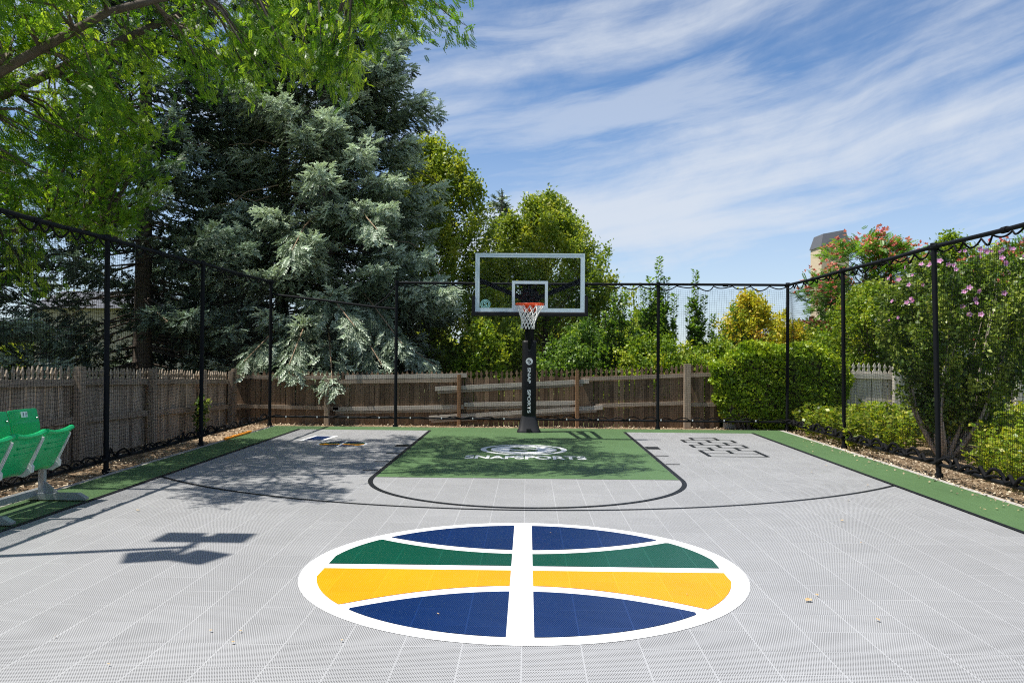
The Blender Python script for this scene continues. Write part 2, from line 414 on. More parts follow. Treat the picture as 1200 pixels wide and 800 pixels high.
def text_mesh(name, txt, w, h, m, mat4, parent=None, extrude=0, bold=.0):
    cu = bpy.data.curves.new(name, 'FONT'); cu.body = txt; cu.align_x = 'CENTER'; cu.align_y = 'CENTER'; cu.extrude = extrude; cu.offset = bold
    o = bpy.data.objects.new(name, cu); COL.objects.link(o); bpy.context.view_layer.update()
    dg = bpy.context.evaluated_depsgraph_get(); me = bpy.data.meshes.new_from_object(o.evaluated_get(dg))
    bpy.data.objects.remove(o); me.materials.clear()
    v = np.zeros(len(me.vertices) * 3); me.vertices.foreach_get('co', v); v = v.reshape(-1, 3)
    c = (v.max(0) + v.min(0)) / 2; s = v.max(0) - v.min(0); v = v - c; v[:, 0] *= w / s[0]; v[:, 1] *= h / s[1]
    v4 = np.c_[v, np.ones(len(v))] @ np.array(mat4).T
    me.vertices.foreach_set('co', v4[:, :3].ravel()); me.update()
    return link_mesh(name, me, m, parent)
disc(-.05, 12.74, .66, z2, 'key_emblem_ring', M['white'], r0=.575)
disc(-.05, 12.74, .505, z2, 'key_emblem_disc', M['white'])
tag(text_mesh('key_emblem_letter', 'S', .44, .58, M['green'], Matrix.Translation((-.05, 12.74, z3)), bold=.03), kind='structure')
tag(text_mesh('key_lettering', 'SNAPSPORTS', 1.72, .36, M['white'], Matrix.Translation((-.02, 11.80, z2)), bold=.03), kind='structure')

# ------------------------------------------------------------------ net fences
def rope_curve(p0, p1, n_arc, z0, amp, off, r, seed, mb, per=9):
    p0, p1 = Vector(p0), Vector(p1); pts = []; rg = random.Random(seed)
    am = [amp * rg.uniform(.35, 1.3) for _ in range(n_arc + 1)]; wob = [rg.uniform(-.5, .5) for _ in range(n_arc + 1)]
    perp = (p1 - p0).normalized().cross(Vector((0, 0, 1)))
    for k in range(n_arc * per + 1):
        s = k / per; i = min(int(s), n_arc - 1); t = s - i
        p = p0.lerp(p1, (s + .28 * wob[i] * math.sin(PI * t)) / n_arc)
        z = z0 + am[i] * math.sin(PI * t)
        pts.append(p + perp * (off * math.cos(PI * s)) + Vector((0, 0, z)))
    mb.tube(pts, r, 5); return mb

def net_panel(p0, p1, zb, zt0, zt1, mb_v, seed, cell=.044, r=.0016, sag=.03):
    """strands of a square-mesh net between two points as thin three-sided bars"""
    rg = np.random.default_rng(seed); p0, p1 = np.array(p0, float), np.array(p1, float)
    L = np.linalg.norm(p1 - p0); d = (p1 - p0) / L; perp = np.array([d[1], -d[0], 0])
    def pt(s, t):  # s along 0..1, t 0..1 up; gentle billow
        zt = zt0 + (zt1 - zt0) * s; x = s * L
        scal = -sag * np.abs(np.sin(PI * x / .36)) * t ** 6 + sag * np.abs(np.sin(PI * x / .30)) * (1 - t) ** 6
        z = zb + (zt - zb) * t + scal + .012 * np.sin(5.1 * x + 3 * t + seed) * (1 - abs(2 * t - 1)) + .010 * np.sin(23 * x + 9 * t)*(1-t)
        bil = .05 * np.sin(PI * t) * np.sin(2.1 * x + seed * 1.7) + .018 * np.sin(7 * x + 5 * t)
        dx = .012 * np.sin(9 * t + 3.3 * x)
        return p0 + d * (x + dx)[:, None] + perp * bil[:, None] + np.array([0, 0, 1.]) * z[:, None]
    V, F = [], []; n0 = 0
    offs = [np.array([0, 0, 1.]) * r * 1.1 + perp * r, -np.array([0, 0, 1.]) * r * 1.1 + perp * r, -perp * r * 1.2]
    offv = [d * r + perp * r * .7, -d * r + perp * r * .7, -perp * r * 1.2]
    nv = int(L / cell); ns = 16
    for i in range(nv + 1):
        q = pt(np.full(ns, i / nv), np.linspace(0, 1, ns))
        V.append(np.stack([q + o for o in offv], 1).reshape(-1, 3))
        a = np.arange(ns - 1)[:, None] * 3
        for k in range(3):
            F.append(np.hstack([a + k, a + (k + 1) % 3, a + 3 + (k + 1) % 3, a + 3 + k]) + n0)
        n0 += ns * 3
    nh = int((max(zt0, zt1) - zb) / cell); ns = max(int(L / .09), 4)
    for j in range(nh + 1):
        q = pt(np.linspace(0, 1, ns), np.full(ns, j / nh))
        V.append(np.stack([q + o for o in offs], 1).reshape(-1, 3))
        a = np.arange(ns - 1)[:, None] * 3
        for k in range(3):
            F.append(np.hstack([a + k, a + (k + 1) % 3, a + 3 + (k + 1) % 3, a + 3 + k]) + n0)
        n0 += ns * 3
    mb_v.append((np.concatenate(V), np.concatenate(F)))
def net_mesh(name, panels, parent):
    V = []; F = []; n = 0
    for v, f in panels: V.append(v); F.append(f + n); n += len(v)
    return link_mesh(name, np_mesh(name, np.concatenate(V), np.concatenate(F)), M['net'], parent)

HP = 2.85
def net_post(x, y, parent, lean=0, h=HP):
    mb = MB().tube([(x, y, -.1), (x + lean, y, h)], .032, 12); mb.tube([(x, y, -.02), (x, y, .03)], .05, 12)
    mb.tube([(x + lean, y, h - .02), (x + lean, y, h + .045)], .042, 12)
    mb.build('post', M['blackmetal'], parent)
def side_net(X, ys, label, seed, leans, br, loop):
    t = empty('net_fence', (0, 0, 0), label, 'net fence', 'black ball-stop net fences round the court')
    for y, l in zip(ys, leans): net_post(X, y, t, l)
    tr = MB(); bt = MB()
    for (y0, l0), (y1, l1) in zip(list(zip(ys, leans))[:-1], list(zip(ys, leans))[1:]):
        tr.tube([(X + l0, y0, HP), (X + (l0 + l1) / 2, (y0 + y1) / 2, HP - .012), (X + l1, y1, HP)], .026, 10)
        tr.tube([(X + l0, y0 - .12, HP), (X + l0, y0 + .12, HP)], .034, 10)
        m_ = (y0 + y1) / 2; tr.tube([(X + (l0 + l1) / 2, m_ - .05, HP - .012), (X + (l0 + l1) / 2, m_ + .05, HP - .012)], .036, 10)
        bt.tube([(X, y0, .145), (X, (y0 + y1) / 2, .13), (X, y1, .145)], .024, 10)
    tr.build('top_rail', M['blackmetal'], t); bt.build('bottom_rail', M['blackmetal'], t)
    P = []; ro = MB(); rb = MB()
    for k, (y0, y1) in enumerate(zip(ys[:-1], ys[1:])):
        net_panel((X, y0, 0), (X, y1, 0), .2, HP - .09, HP - .09, P, seed + k)
        n = round(abs(y1 - y0) / .31)
        rope_curve((X, y0, 0), (X, y1, 0), n, HP - .022, -.085, .02, .012, seed + k, ro)
        n = round(abs(y1 - y0) / .27)
        rope_curve((X, y0, 0), (X, y1, 0), n, .15, loop, .03, br, seed + 40 + k, rb)
        rope_curve((X, y0, 0), (X, y1, 0), n + 5, .155, loop * .6, .045, br * .75, seed + 80 + k, rb)
    ro.build('top_lashing', M['rope'], t); rb.build('bottom_lashing', M['rope'], t); net_mesh('netting', P, t)
    return t
side_net(-5.137, [16.5, 13.01, 10.07, 7.05, 4.0, 1.0], 'tall black net fence with rope lashing along the left side behind the green seats', 3, [0, 0, -.02, 0, 0, 0], .012, .095)
side_net(5.125, [16.5, 13.55, 10.45, 7.4, 4.3, 1.2], 'tall black net fence along the right side in front of the flowering shrub', 11, [0, -.03, -.07, -.05, 0, 0], .021, .09)
t = empty('net_fence', (0, 0, 0), 'black net fence across the far end behind the hoop, its left rail drooping', 'net fence', 'black ball-stop net fences round the court')
bx = [-5.137, -2.62, .03, 2.58, 5.125]
for x in bx[1:4]: net_post(x, 16.5, t)
tr = MB()
tr.tube([(-2.62, 16.5, HP), (.03, 16.5, HP - .01), (2.58, 16.5, HP), (5.1, 16.5, HP)], .026, 10)
for x in (-1.3, 1.35, 3.9): tr.tube([(x - .05, 16.5, HP - .006), (x + .05, 16.5, HP - .006)], .034, 10)
tr.build('top_rail', M['blackmetal'], t)
MB().tube([(-5.08, 16.5, 2.60), (-4.1, 16.49, 2.49), (-3.05, 16.47, 2.36), (-2.64, 16.5, 2.33)], .024, 10).build('drooping_rail', M['blackmetal'], t)
MB().tube([(-3.06, 16.47, 2.37), (-2.83, 16.5, 2.55), (-2.64, 16.5, 2.79)], .014, 8).build('brace', M['blackmetal'], t)
MB().tube([(-5.1, 16.5, .17), (-2.5, 16.5, .165), (0, 16.5, .155), (2.6, 16.5, .15), (5.1, 16.5, .15)], .021, 10).build('bottom_rail', M['blackmetal'], t)
P = []
net_panel((-5.137, 16.5, 0), (-2.62, 16.5, 0), .2, 2.55, 2.29, P, 21)
net_panel((-2.62, 16.5, 0), (.03, 16.5, 0), .2, HP - .09, HP - .09, P, 22)
net_panel((.03, 16.5, 0), (2.58, 16.5, 0), .2, HP - .09, HP - .09, P, 23)
net_panel((2.58, 16.5, 0), (5.125, 16.5, 0), .2, HP - .09, HP - .09, P, 24)
net_mesh('netting', P, t)
ro = MB(); rb = MB()
for k, (a, b) in enumerate(zip(bx[1:-1], bx[2:])):
    rope_curve((a, 16.5, 0), (b, 16.5, 0), 7, HP - .03, -.075, .02, .012, 60 + k, ro)
for k, (a, b) in enumerate(zip(bx[:-1], bx[1:])):
    rope_curve((a, 16.5, 0), (b, 16.5, 0), 8, .16, .065 if k > 1 else .03, .02, .011, 70 + k, rb)
ro.build('top_lashing', M['rope'], t); rb.build('bottom_lashing', M['rope'], t)
for x in np.arange(-4.8, 5, .62): MB().box((x, 16.468, .17), (.02, .012, .03)).build('cable_tie', M['tagwhite'], t)

# ------------------------------------------------------------------ wooden picket fences
def pickets(mb, along, p0, p1, topf, w=.098, gap=.005, th=.016, zb=-.06, seed=1, lean=.01):
    """along 'x' or 'y' ; fixed coord p = p0[other]"""
    rg = random.Random(seed); L = abs(p1 - p0); n = int(L / (w + gap)); 
    for i in range(n):
        c = p0 + (i + .5) * (w + gap) * (1 if p1 > p0 else -1); tp = topf(c) + rg.uniform(-.015, .015)
        if rg.random() < .04: tp -= rg.uniform(.02, .06)
        a = rg.uniform(-lean, lean); ww = w * rg.uniform(.94, 1.03) / 2; of = rg.uniform(-.003, .003)
        prof = [(-ww, zb), (ww, zb), (ww, tp - .18), (ww * .35, tp - .145), (ww * .35, tp - .11), (ww * .72, tp - .075), (0, tp), (-ww * .72, tp - .075), (-ww * .35, tp - .11), (-ww * .35, tp - .145), (-ww, tp - .18)]
        yield c, [(q[0] + a * q[1], q[1]) for q in prof], of
def picket_mesh(axis, fixed, p0, p1, topf, th, mat, parent, **kw):
    mb = MB()
    for c, prof, of in pickets(mb, axis, p0, p1, topf, th=th, **kw):
        if axis == 'x': mb.prism([(c + x, z) for x, z in prof], 1, fixed + of, fixed + of + th)
        else: mb.prism([(c + x, z) for x, z in prof], 0, fixed + of - th, fixed + of)
    return mb.build('pickets', mat, parent)

YW = 17.15
tops = [(-6.3, 1.05), (-2.7, 1.07), (0, 1.13), (1.3, 1.17), (2.1, 1.19), (3.3, 1.26), (6, 1.3)]
topf = lambda x: float(np.interp(x, [a for a, _ in tops], [b for _, b in tops]))
t = empty('picket_fence', (-1, YW, 0), 'sagging brown wooden picket fence behind the hoop with loose grey boards nailed across', 'fence', 'wooden picket fences round the yard')
t.location = (0, 0, 0)
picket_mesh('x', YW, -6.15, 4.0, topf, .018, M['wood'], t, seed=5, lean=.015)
for (xa, za, xb, zb_, g) in [(-6.1, .93, -3.9, .93, 0), (-3.77, .94, -1.25, 1.0, 1), (-1.9, .72, 1.26, .90, 1), (1.1, .94, 3.2, 1.03, 0), (3.3, 1.04, 4.0, 1.06, 0),
                             (-6.1, .33, -3.9, .30, 0), (-4.01, .28, -1.31, .35, 1), (-2.02, .12, 1.54, .37, 1), (1.4, .40, 3.2, .47, 0), (3.3, .44, 4.0, .45, 0),
                             (-3.95, .84, -1.4, .90, 0), (-1.3, .40, 1.0, .46, 1)]:
    yy = YW - .028 - (.045 if g and xa > -2.3 else 0)
    MB().beam((xa, yy, za), (xb, yy, zb_), .04, .085 if g else .075).build('rail', M['railgrey' if g else 'railbrown'], t)
    if g: MB().beam((xa + .05, yy + .004, za - .075), (xb - .12, yy + .004, zb_ - .075), .03, .05).build('rail', M['railbrown'], t)
for x, w, hgt, mm in ((-6.05, .10, 1.1, 'postwood'), (-4.12, .10, .9, 'postwood'), (-1.40, .075, 1.02, 'wetpost'), (1.02, .075, 1.12, 'wetpost'), (3.26, .14, 1.27, 'postwood')):
    MB().bevbox((x, YW - .12, hgt / 2 - .05), (w, .09, hgt + .1), .008).build('post', M[mm], t)
t = empty('picket_fence', (0, 0, 0), 'shaded brown picket fence running back along the left side behind the seats', 'fence', 'wooden picket fences round the yard')
topl = lambda y: float(np.interp(y, [1, 9.5, 13.5, 17.2], [1.36, 1.30, 1.17, 1.03]))
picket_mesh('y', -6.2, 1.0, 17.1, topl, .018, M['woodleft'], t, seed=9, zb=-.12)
ly = [1.2, 3.6, 6.0, 8.55, 11.2, 13.4, 15.5, 17.0]
for y in ly: MB().bevbox((-6.09, y, topl(y) / 2 - .09), (.11, .13, topl(y) + .2), .01).build('post', M['postwood'], t)
for a, b in zip(ly[:-1], ly[1:]):
    MB().beam((-6.15, a + .066, topl(a) - .2), (-6.15, b - .066, topl(b) - .2), .045, .09).build('rail', M['railbrown'], t)
    MB().beam((-6.15, a + .066, topl(a) - .72), (-6.15, b - .066, topl(b) - .71), .045, .09).build('rail', M['railbrown'], t)
t = empty('picket_fence', (0, 0, 0), 'pale sunlit picket fence behind the low plants on the right', 'fence', 'wooden picket fences round the yard')
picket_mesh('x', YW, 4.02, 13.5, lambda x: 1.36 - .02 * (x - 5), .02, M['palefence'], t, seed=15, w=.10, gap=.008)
for x in (5.0, 7.5, 9.95, 12.4): MB().bevbox((x, YW - .09, .6), (.13, .10, 1.4), .01).build('post', M['palefence'], t)
for z in (1.08, .42): MB().beam((4.02, YW - .02, z), (13.5, YW - .02, z - .1), .035, .10).build('rail', M['palefence'], t)

# ------------------------------------------------------------------ basketball hoop
hoop = empty('basketball_hoop', (0, 0, 0), 'in-ground basketball hoop with glass backboard, orange rim and black padded pole', 'basketball hoop')
px, py = .03, 15.56
def ringloft(secs, n, mb, sq=.0):
    vs = []
    for (x, y, z, rx, ry) in secs:
        for k in range(n):
            t_ = 2 * PI * k / n; c, s_ = math.cos(t_), math.sin(t_)
            e = .45
            vs.append((x + rx * math.copysign(abs(c) ** e, c), y + ry * math.copysign(abs(s_) ** e, s_), z))
    m_ = len(secs); fs = [(i * n + k, i * n + (k + 1) % n, (i + 1) * n + (k + 1) % n, (i + 1) * n + k) for i in range(m_ - 1) for k in range(n)]
    mb.add(vs, fs, True); mb.add(vs[-n:], [tuple(range(n))]); return mb
b_ = MB(); ringloft([(px, py, 0, .222, .222), (px, py, .02, .222, .222), (px, py, .05, .20, .20), (px, py, .30, .138, .138), (px, py, .33, .13, .13)], 32, b_)
b_.build('base_skirt', M['skirt'], hoop)
MB().box((px + .002, py - .222, .04), (.09, .03, .075)).build('skirt_notch', M['pad'], hoop)
b_ = MB(); ringloft([(px, py, .30, .132, .135), (px, py, .33, .134, .145), (px, py, 1.66, .134, .145), (px, py, 1.70, .13, .135), (px, py, 1.71, .10, .10)], 32, b_)
pad = b_.build('pole_padding', M['pad'], hoop)
Rx = Matrix.Rotation(PI / 2, 4, 'X')
fy = py - .1475
def wall_text(nm, txt, x, z, w, h, m_, parent, rot=0, y=fy, bold=.0):
    return text_mesh(nm, txt, w, h, m_, Matrix.Translation((x, y, z)) @ Rx @ Matrix.Rotation(rot, 4, 'Z'), parent, bold=bold)
wall_text('pole_lettering', 'SNAP', px, 1.06, .29, .058, M['printwhite'], pad, -PI / 2, bold=.02)
wall_text('pole_lettering', 'SPORTS', px, .58, .43, .058, M['printwhite'], pad, -PI / 2, bold=.02)
mb = MB(); n = 28
mb.add([(px + .065 * math.cos(2 * PI * k / n), fy, 1.32 + .065 * math.sin(2 * PI * k / n)) for k in range(n)], [tuple(range(n))])
mb.build('pole_emblem', M['printwhite'], pad)
wall_text('pole_emblem_letter', 'S', px, 1.32, .055, .08, M['pad'], pad, .5, fy - .002, .02)
MB().box((px, fy - .004, 1.52), (.07, .012, .035)).box((px, fy - .004, 1.47), (.06, .006, .008)).build('pad_strap', M['skirt'], pad)
MB().bevbox((px, py, 1.3), (.17, .17, 2.6), .015).build('pole', M['blackmetal'], hoop)
BY = 14.12     # backboard face
b_ = MB()
for s in (-1, 1):
    b_.beam((px + s * .10, py - .02, 2.52), (px + s * .10, BY + .12, 2.68), .05, .09)
    b_.beam((px + s * .10, py - .02, 1.95), (px + s * .10, BY + .12, 2.28), .05, .09)
b_.build('extension_arm', M['blackmetal'], hoop)
b_ = MB(); b_.beam((px, py + .05, 2.1), (px, BY + .5, 2.45), .07, .07); b_.tube([(px, py, 1.4), (px, py - .6, 2.2)], .03, 10)
b_.build('adjustment_strut', M['blackmetal'], hoop)
b_ = MB(); b_.box((px, BY + .13, 2.45), (.24, .10, .26)); b_.box((px, BY + .075, 2.38), (.30, .03, .30)); b_.box((px, BY + .10, 2.62), (.03, .05, .25))
b_.build('mounting_bracket', M['blackmetal'], hoop)
b_ = MB()
for s in (-1, 1): b_.beam((px + s * .1, BY + .10, 2.40), (px + s * .87, BY + .06, 2.72), .06, .075)
b_.build('support_arm', M['blackmetal'], hoop)
BX0, BX1, BZ0, BZ1 = px - .93, px + .93, 2.165, 3.17
bb = MB().box((px, BY, (BZ0 + BZ1) / 2), (BX1 - BX0 - .04, .012, BZ1 - BZ0 - .04)).build('glass_backboard', M['glass'], hoop)
fw = .075
def frame(x0, x1, z0, z1, w, y, d, name, m_, par):
    b = MB(); b.box(((x0 + x1) / 2, y, z1 - w / 2), (x1 - x0, d, w)); b.box(((x0 + x1) / 2, y, z0 + w / 2), (x1 - x0, d, w))
    b.box((x0 + w / 2, y, (z0 + z1) / 2), (w, d, z1 - z0 - 2 * w)); b.box((x1 - w / 2, y, (z0 + z1) / 2), (w, d, z1 - z0 - 2 * w))
    return b.build(name, m_, par)
frame(BX0, BX1, BZ0, BZ1, .022, BY + .012, .05, 'board_frame', M['alu'], bb)
frame(BX0 + .0225, BX1 - .0225, BZ0 + .0225, BZ1 - .0225, .05, BY - .008, .003, 'border_paint', M['alu'], bb)
frame(px - .305, px + .305, 2.235, 2.70, .05, BY - .0085, .003, 'target_square', M['alu'], bb)
b_ = MB(); b_.bevbox((px, BY + .005, BZ0 - .029), (1.985, .09, .072), .012)
for s in (-1, 1): b_.bevbox((px + s * .958, BY + .005, BZ0 + .14), (.055, .09, .28), .01)
b_.build('edge_padding', M['pad'], bb)
mb = MB(); n = 32; lx, lz = px - .755, 2.30
for r0, r1 in ((.085, .072), (.062, .05)):
    mb.add([(lx + q * math.cos(2 * PI * k / n), BY - .0085, lz + q * math.sin(2 * PI * k / n)) for q in (r0, r1) for k in range(n)], [(k, (k + 1) % n, n + (k + 1) % n, n + k) for k in range(n)])
mb.box((lx, BY - .008, 2.198), (.17, .002, .012))
lg = mb.build('board_emblem', M['tealprint'], bb)
wall_text('board_emblem_letter', 'S', lx, lz, .06, .08, M['tealprint'], lg, 0, BY - .0085, .02)
rz, ry_, rr = 2.285, BY - .16 - .2286, .2286
b_ = MB(); b_.tube([(px + rr * math.cos(a), ry_ + rr * math.sin(a), rz) for a in np.linspace(0, 2 * PI, 48, endpoint=False)], .011, 8, True)
for k in range(12):
    a = 2 * PI * k / 12 + .13; b_.tube([(px + rr * math.cos(a), ry_ + rr * math.sin(a), rz - .005), (px + (rr - .004) * math.cos(a), ry_ + (rr - .004) * math.sin(a), rz - .03)], .004, 5)
rim = b_.build('rim', M['rim'], hoop)
b_ = MB(); b_.box((px, BY - .016, rz - .06), (.16, .014, .20)); b_.box((px, BY - .10, rz + .003), (.17, .17, .012))
b_.box((px, BY - .09, rz - .055), (.10, .13, .09))
for s in (-1, 1): b_.beam((px + s * .07, BY - .02, rz - .12), (px + s * .12, BY - .20, rz - .01), .012, .03)
b_.build('rim_bracket', M['rim'], rim)
b_ = MB(); NN = 12
def nr(l): return [.222, .188, .155, .128, .112, .108, .112][l]
nz = [rz - .025, rz - .10, rz - .165, rz - .225, rz - .285, rz - .34, rz - .395]
rg = random.Random(4)
def npnt(l, k):
    a = 2 * PI * (k + (.5 if l % 2 else 0)) / NN + .05 * l; return Vector((px - .012 * l * .5 + nr(l) * math.cos(a), ry_ + nr(l) * math.sin(a), nz[l] + rg.uniform(-.006, .006)))
grid = [[npnt(l, k) for k in range(NN)] for l in range(7)]
for l in range(6):
    for k in range(NN):
        for dk in ((0, -1) if l % 2 == 0 else (0, 1)):
            q = grid[l + 1][(k + dk) % NN]; p = grid[l][k]; mid = (p + q) / 2 + Vector((0, 0, -.006))
            b_.tube([p, mid, q], .0055, 5, caps=False)
    for k in range(NN): b_.tube([grid[l + 1][k] + Vector((0, 0, .008)), grid[l + 1][k] - Vector((0, 0, .012))], .009, 5)
b_.build('net', M['netwhite'], rim)

# ------------------------------------------------------------------ stadium seats
seats = empty('stadium_seat_row', (-4.7, 7.6, 0), 'row of folding green stadium seats on a grey steel stand at the left edge', 'stadium seats')
SY0 = 7.93     # centre of the seat farthest along
W = .44
def seat_unit(yc, num):
    ox, oy = -4.7, 7.6
    def P(x, y, z): return (x - ox, y - oy, z)
    # back
    b = MB(); n = 8; prev = None; vs = []; 
    for j, (z, x) in enumerate(((.46, -4.82), (.60, -4.835), (.78, -4.86), (.80, -4.868), (.895, -4.89), (.91, -4.897))):
        for side in (0, 1):
            for i in range(n + 1):
                u = i / n * 2 - 1; wv = W / 2 * (1 - (.02 if z > .9 else 0)); 
                vs.append(P(x + .03 * u * u - side * .016, yc + u * wv, z))
    m_ = 6; row = 2 * (n + 1); fs = []
    for j in range(m_ - 1):
        for i in range(n):
            a = j * row + i; fs.append((a, a + 1, a + 1 + row, a + row)); a += n + 1; fs.append((a + row, a + 1 + row, a + 1, a))
        a = j * row; fs.append((a, a + row, a + row + n + 1, a + n + 1)); a = j * row + n; fs.append((a + n + 1, a + row + n + 1, a + row, a))
    for j in (0, m_ - 1):
        for i in range(n): a = j * row + i; fs.append((a, a + n + 1, a + n + 2, a + 1))
    b.add(vs, fs, False); back = b.build('seat_back', M['seat'], seats)
    c = MB().box(P(-4.868, yc + .03, .862), (.006, .095, .055), Matrix.Rotation(-.15, 3, 'Y')); pl = c.build('number_plate', M['tagwhite'], back)
    text_mesh('plate_number', num, .055, .036, M['textblack'], Matrix.Translation(P(-4.862, yc + .03, .862)) @ Matrix.Rotation(PI / 2, 4, 'Z') @ Matrix.Rotation(PI / 2, 4, 'X') , pl, bold=.01)
    for zz in (.82, .72):
        MB().tube([P(-4.845, yc + W / 2 - .03, zz), P(-4.83, yc + W / 2 - .03, zz)], .009, 10).build('bolt', M['bolt'], back)
    # folded pan: bottom at hinge, lip at top
    b = MB(); vs = []; prof = [(.315, -4.735), (.33, -4.70), (.36, -4.668), (.50, -4.60), (.64, -4.535), (.675, -4.515), (.69, -4.485), (.705, -4.475), (.722, -4.49), (.722, -4.52), (.70, -4.56), (.60, -4.615), (.46, -4.69), (.34, -4.75)]
    n = 10; k_ = len(prof)
    for i in range(n + 1):
        u = i / n * 2 - 1
        for (z, x) in prof:
            top = max(0, (z - .60) / .12); low = max(0, (.40 - z) / .1)
            wv = W / 2 - .012 - .025 * max(0, (.6 - z) / .3) + (.008 if z > .66 else 0)
            vs.append(P(x - .045 * (1 - u * u) * top * 0 + .022 * (1 - u * u) * (z < .66), yc + u * wv, z + .028 * u * u * top - .02 * (1 - u * u) * low * -1 + .018 * (-u) * 0))
    fs = [(i * k_ + j, (i + 1) * k_ + j, (i + 1) * k_ + (j + 1) % k_, i * k_ + (j + 1) % k_) for i in range(n) for j in range(k_)]
    fs += [tuple(range(k_)), tuple(range(n * k_ + k_ - 1, n * k_ - 1, -1))]
    b.add(vs, fs, False)
    for zz in (.545, .60): b.box(P(-4.60 + (zz - .5) * .47 + .020, yc, zz), (.014, W * .62, .012), Matrix.Rotation(.45, 3, 'Y'))
    pan = b.build('seat_pan', M['seat'], seats)
    for s in (-1, 1):
        c = MB()
        yy = yc + s * (W / 2 + .004); x0 = -4.72
        c.prism([(p[0] - ox, p[1]) for p in ((-4.70, .36), (-4.655, .36), (-4.52, .655), (-4.535, .685), (-4.60, .66), (-4.74, .44))], 1, yy - .006 - oy, yy + .006 - oy)
        c.beam(P(-4.665, yy, .38), P(-4.53, yy, .675), .022, .018, (0, 1, 0))
        c.prism([(p[0] + 4.7 * 0 - ox, p[1]) for p in ((-4.80, .32), (-4.70, .30), (-4.62, .345), (-4.615, .40), (-4.66, .45), (-4.79, .52), (-4.85, .50))], 1, yy - .012 - oy, yy + .012 - oy)
        c.tube([P(-4.655, yy - .02, .37), P(-4.655, yy + .02, .37)], .018, 10)
        c.build('side_bracket', M['bracket'], seats)
for i, num in enumerate(('11', '8', '5', '2')): seat_unit(SY0 - .47 * i, num)
def PS(x, y, z): return (x + 4.7, y - 7.6, z)
b = MB(); b.beam(PS(-4.86, 5.6, .40), PS(-4.86, 8.18, .40), .06, .06); b.build('mounting_beam', M['galv'], seats)
b = MB(); b.beam(PS(-4.88, 5.5, .075), PS(-4.88, 8.35, .075), .065, .06); b.build('ground_beam', M['galv'], seats)
for yf in (8.16, 6.98, 5.8):
    b = MB(); b.prism([(.7 - .95, .012), (.35, .012), (.35, .03), (.27, .075), (.7 - .95, .075)], 1, yf - 7.6 - .035, yf - 7.6 + .035)
    b.build('foot', M['galv'], seats)
    b = MB(); b.beam(PS(-4.80, yf, .075), PS(-4.80, yf, .42), .055, .05, (0, 1, 0)); b.prism([(-.08, .08), (.06, .08), (-.08, .20)], 1, yf - 7.6 - .006, yf - 7.6 + .006)
    b.build('upright', M['galv'], seats)

# ------------------------------------------------------------------ floodlight pole (out of view, its shadow falls on the court)
fl = empty('floodlight_pole', (-5.42, 5.55, 0), 'black floodlight pole with four square lamp heads beside the left net', 'floodlight')
MB().tube([(0, 0, -.1), (.05, .05, 3), (.22, .18, 6.15)], [.06, .05, .04], 12).build('pole', M['blackmetal'], fl)
MB().tube([(.22, -.22, 6.1), (.22, .55, 6.1)], .035, 8).build('crossarm', M['blackmetal'], fl)
for (dx, dy, r) in ((.02, .50, 0), (.42, .50, 0), (.05, -.12, .35), (.42, -.12, -.35)):
    MB().box((dx, dy, 6.1), (.34, .33, .07), Matrix.Rotation(r, 3, 'Z') @ Matrix.Rotation(.25, 3, 'Y')).build('lamp_head', M['skirt'], fl)

# orange strip on the slab edge
o = MB().bevbox((-5.03, 14.4, .012), (.06, 1.25, .035), .01).build('orange_strip', M['orangefoam'])
tag(o, 'orange strip lying on the slab edge at the far left under the net', 'strip')

# ------------------------------------------------------------------ foliage templates
LEAF = ([(0, 0, 0), (.34, .42, .09), (0, 1, -.05), (-.34, .42, .09)], [(0, 1, 2, 3)])
def locust_t():
    V, F = [], []
    n = 6
    for i in range(n):
        y = .12 + .8 * i / n
        for s in (-1, 1):
            d = np.array([s * .85, .5, -.12]); d /= np.linalg.norm(d); w = np.array([-d[1] * s, d[0] * s, 0]) * .07
            o = np.array([0, y, 0]); L = .30 * (1 - .35 * abs(i / n - .45))
            k = len(V); V += [o, o + d * L * .5 + w, o + d * L, o + d * L * .5 - w]; F.append((k, k + 1, k + 2, k + 3))
    k = len(V); V += [(0, .9, 0), (.06, 1.05, 0), (0, 1.2, -.02), (-.06, 1.05, 0)]; F.append((k, k + 1, k + 2, k + 3))
    return V, F
def spruce_t():
    """spray of finger-like shoots, each two crossed blades"""
    V, F, T = [], [], []
    def shoot(o, d, L, w, t):
        d = np.array(d, float); d /= np.linalg.norm(d); a = np.cross(d, [0, 0, 1.]); a /= np.linalg.norm(a) + 1e-9; b = np.cross(a, d)
        for v in (a, b):
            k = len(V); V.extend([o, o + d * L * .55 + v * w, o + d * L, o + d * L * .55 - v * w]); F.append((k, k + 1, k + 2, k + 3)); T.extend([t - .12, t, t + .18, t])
    shoot(np.array([0, 0, 0.]), (0, 1, 0), 1.0, .055, 0)
    r = random.Random(2)
    for i in range(11):
        y = .05 + .075 * i; s = -1 if i % 2 else 1
        shoot(np.array([0, y, 0.]), (s * r.uniform(.45, .95), r.uniform(.5, .9), r.uniform(-.55, .5)), r.uniform(.26, .46) * (1 - y * .3), .05, .05)
    return V, F, T
LOC = locust_t(); SPR = spruce_t()

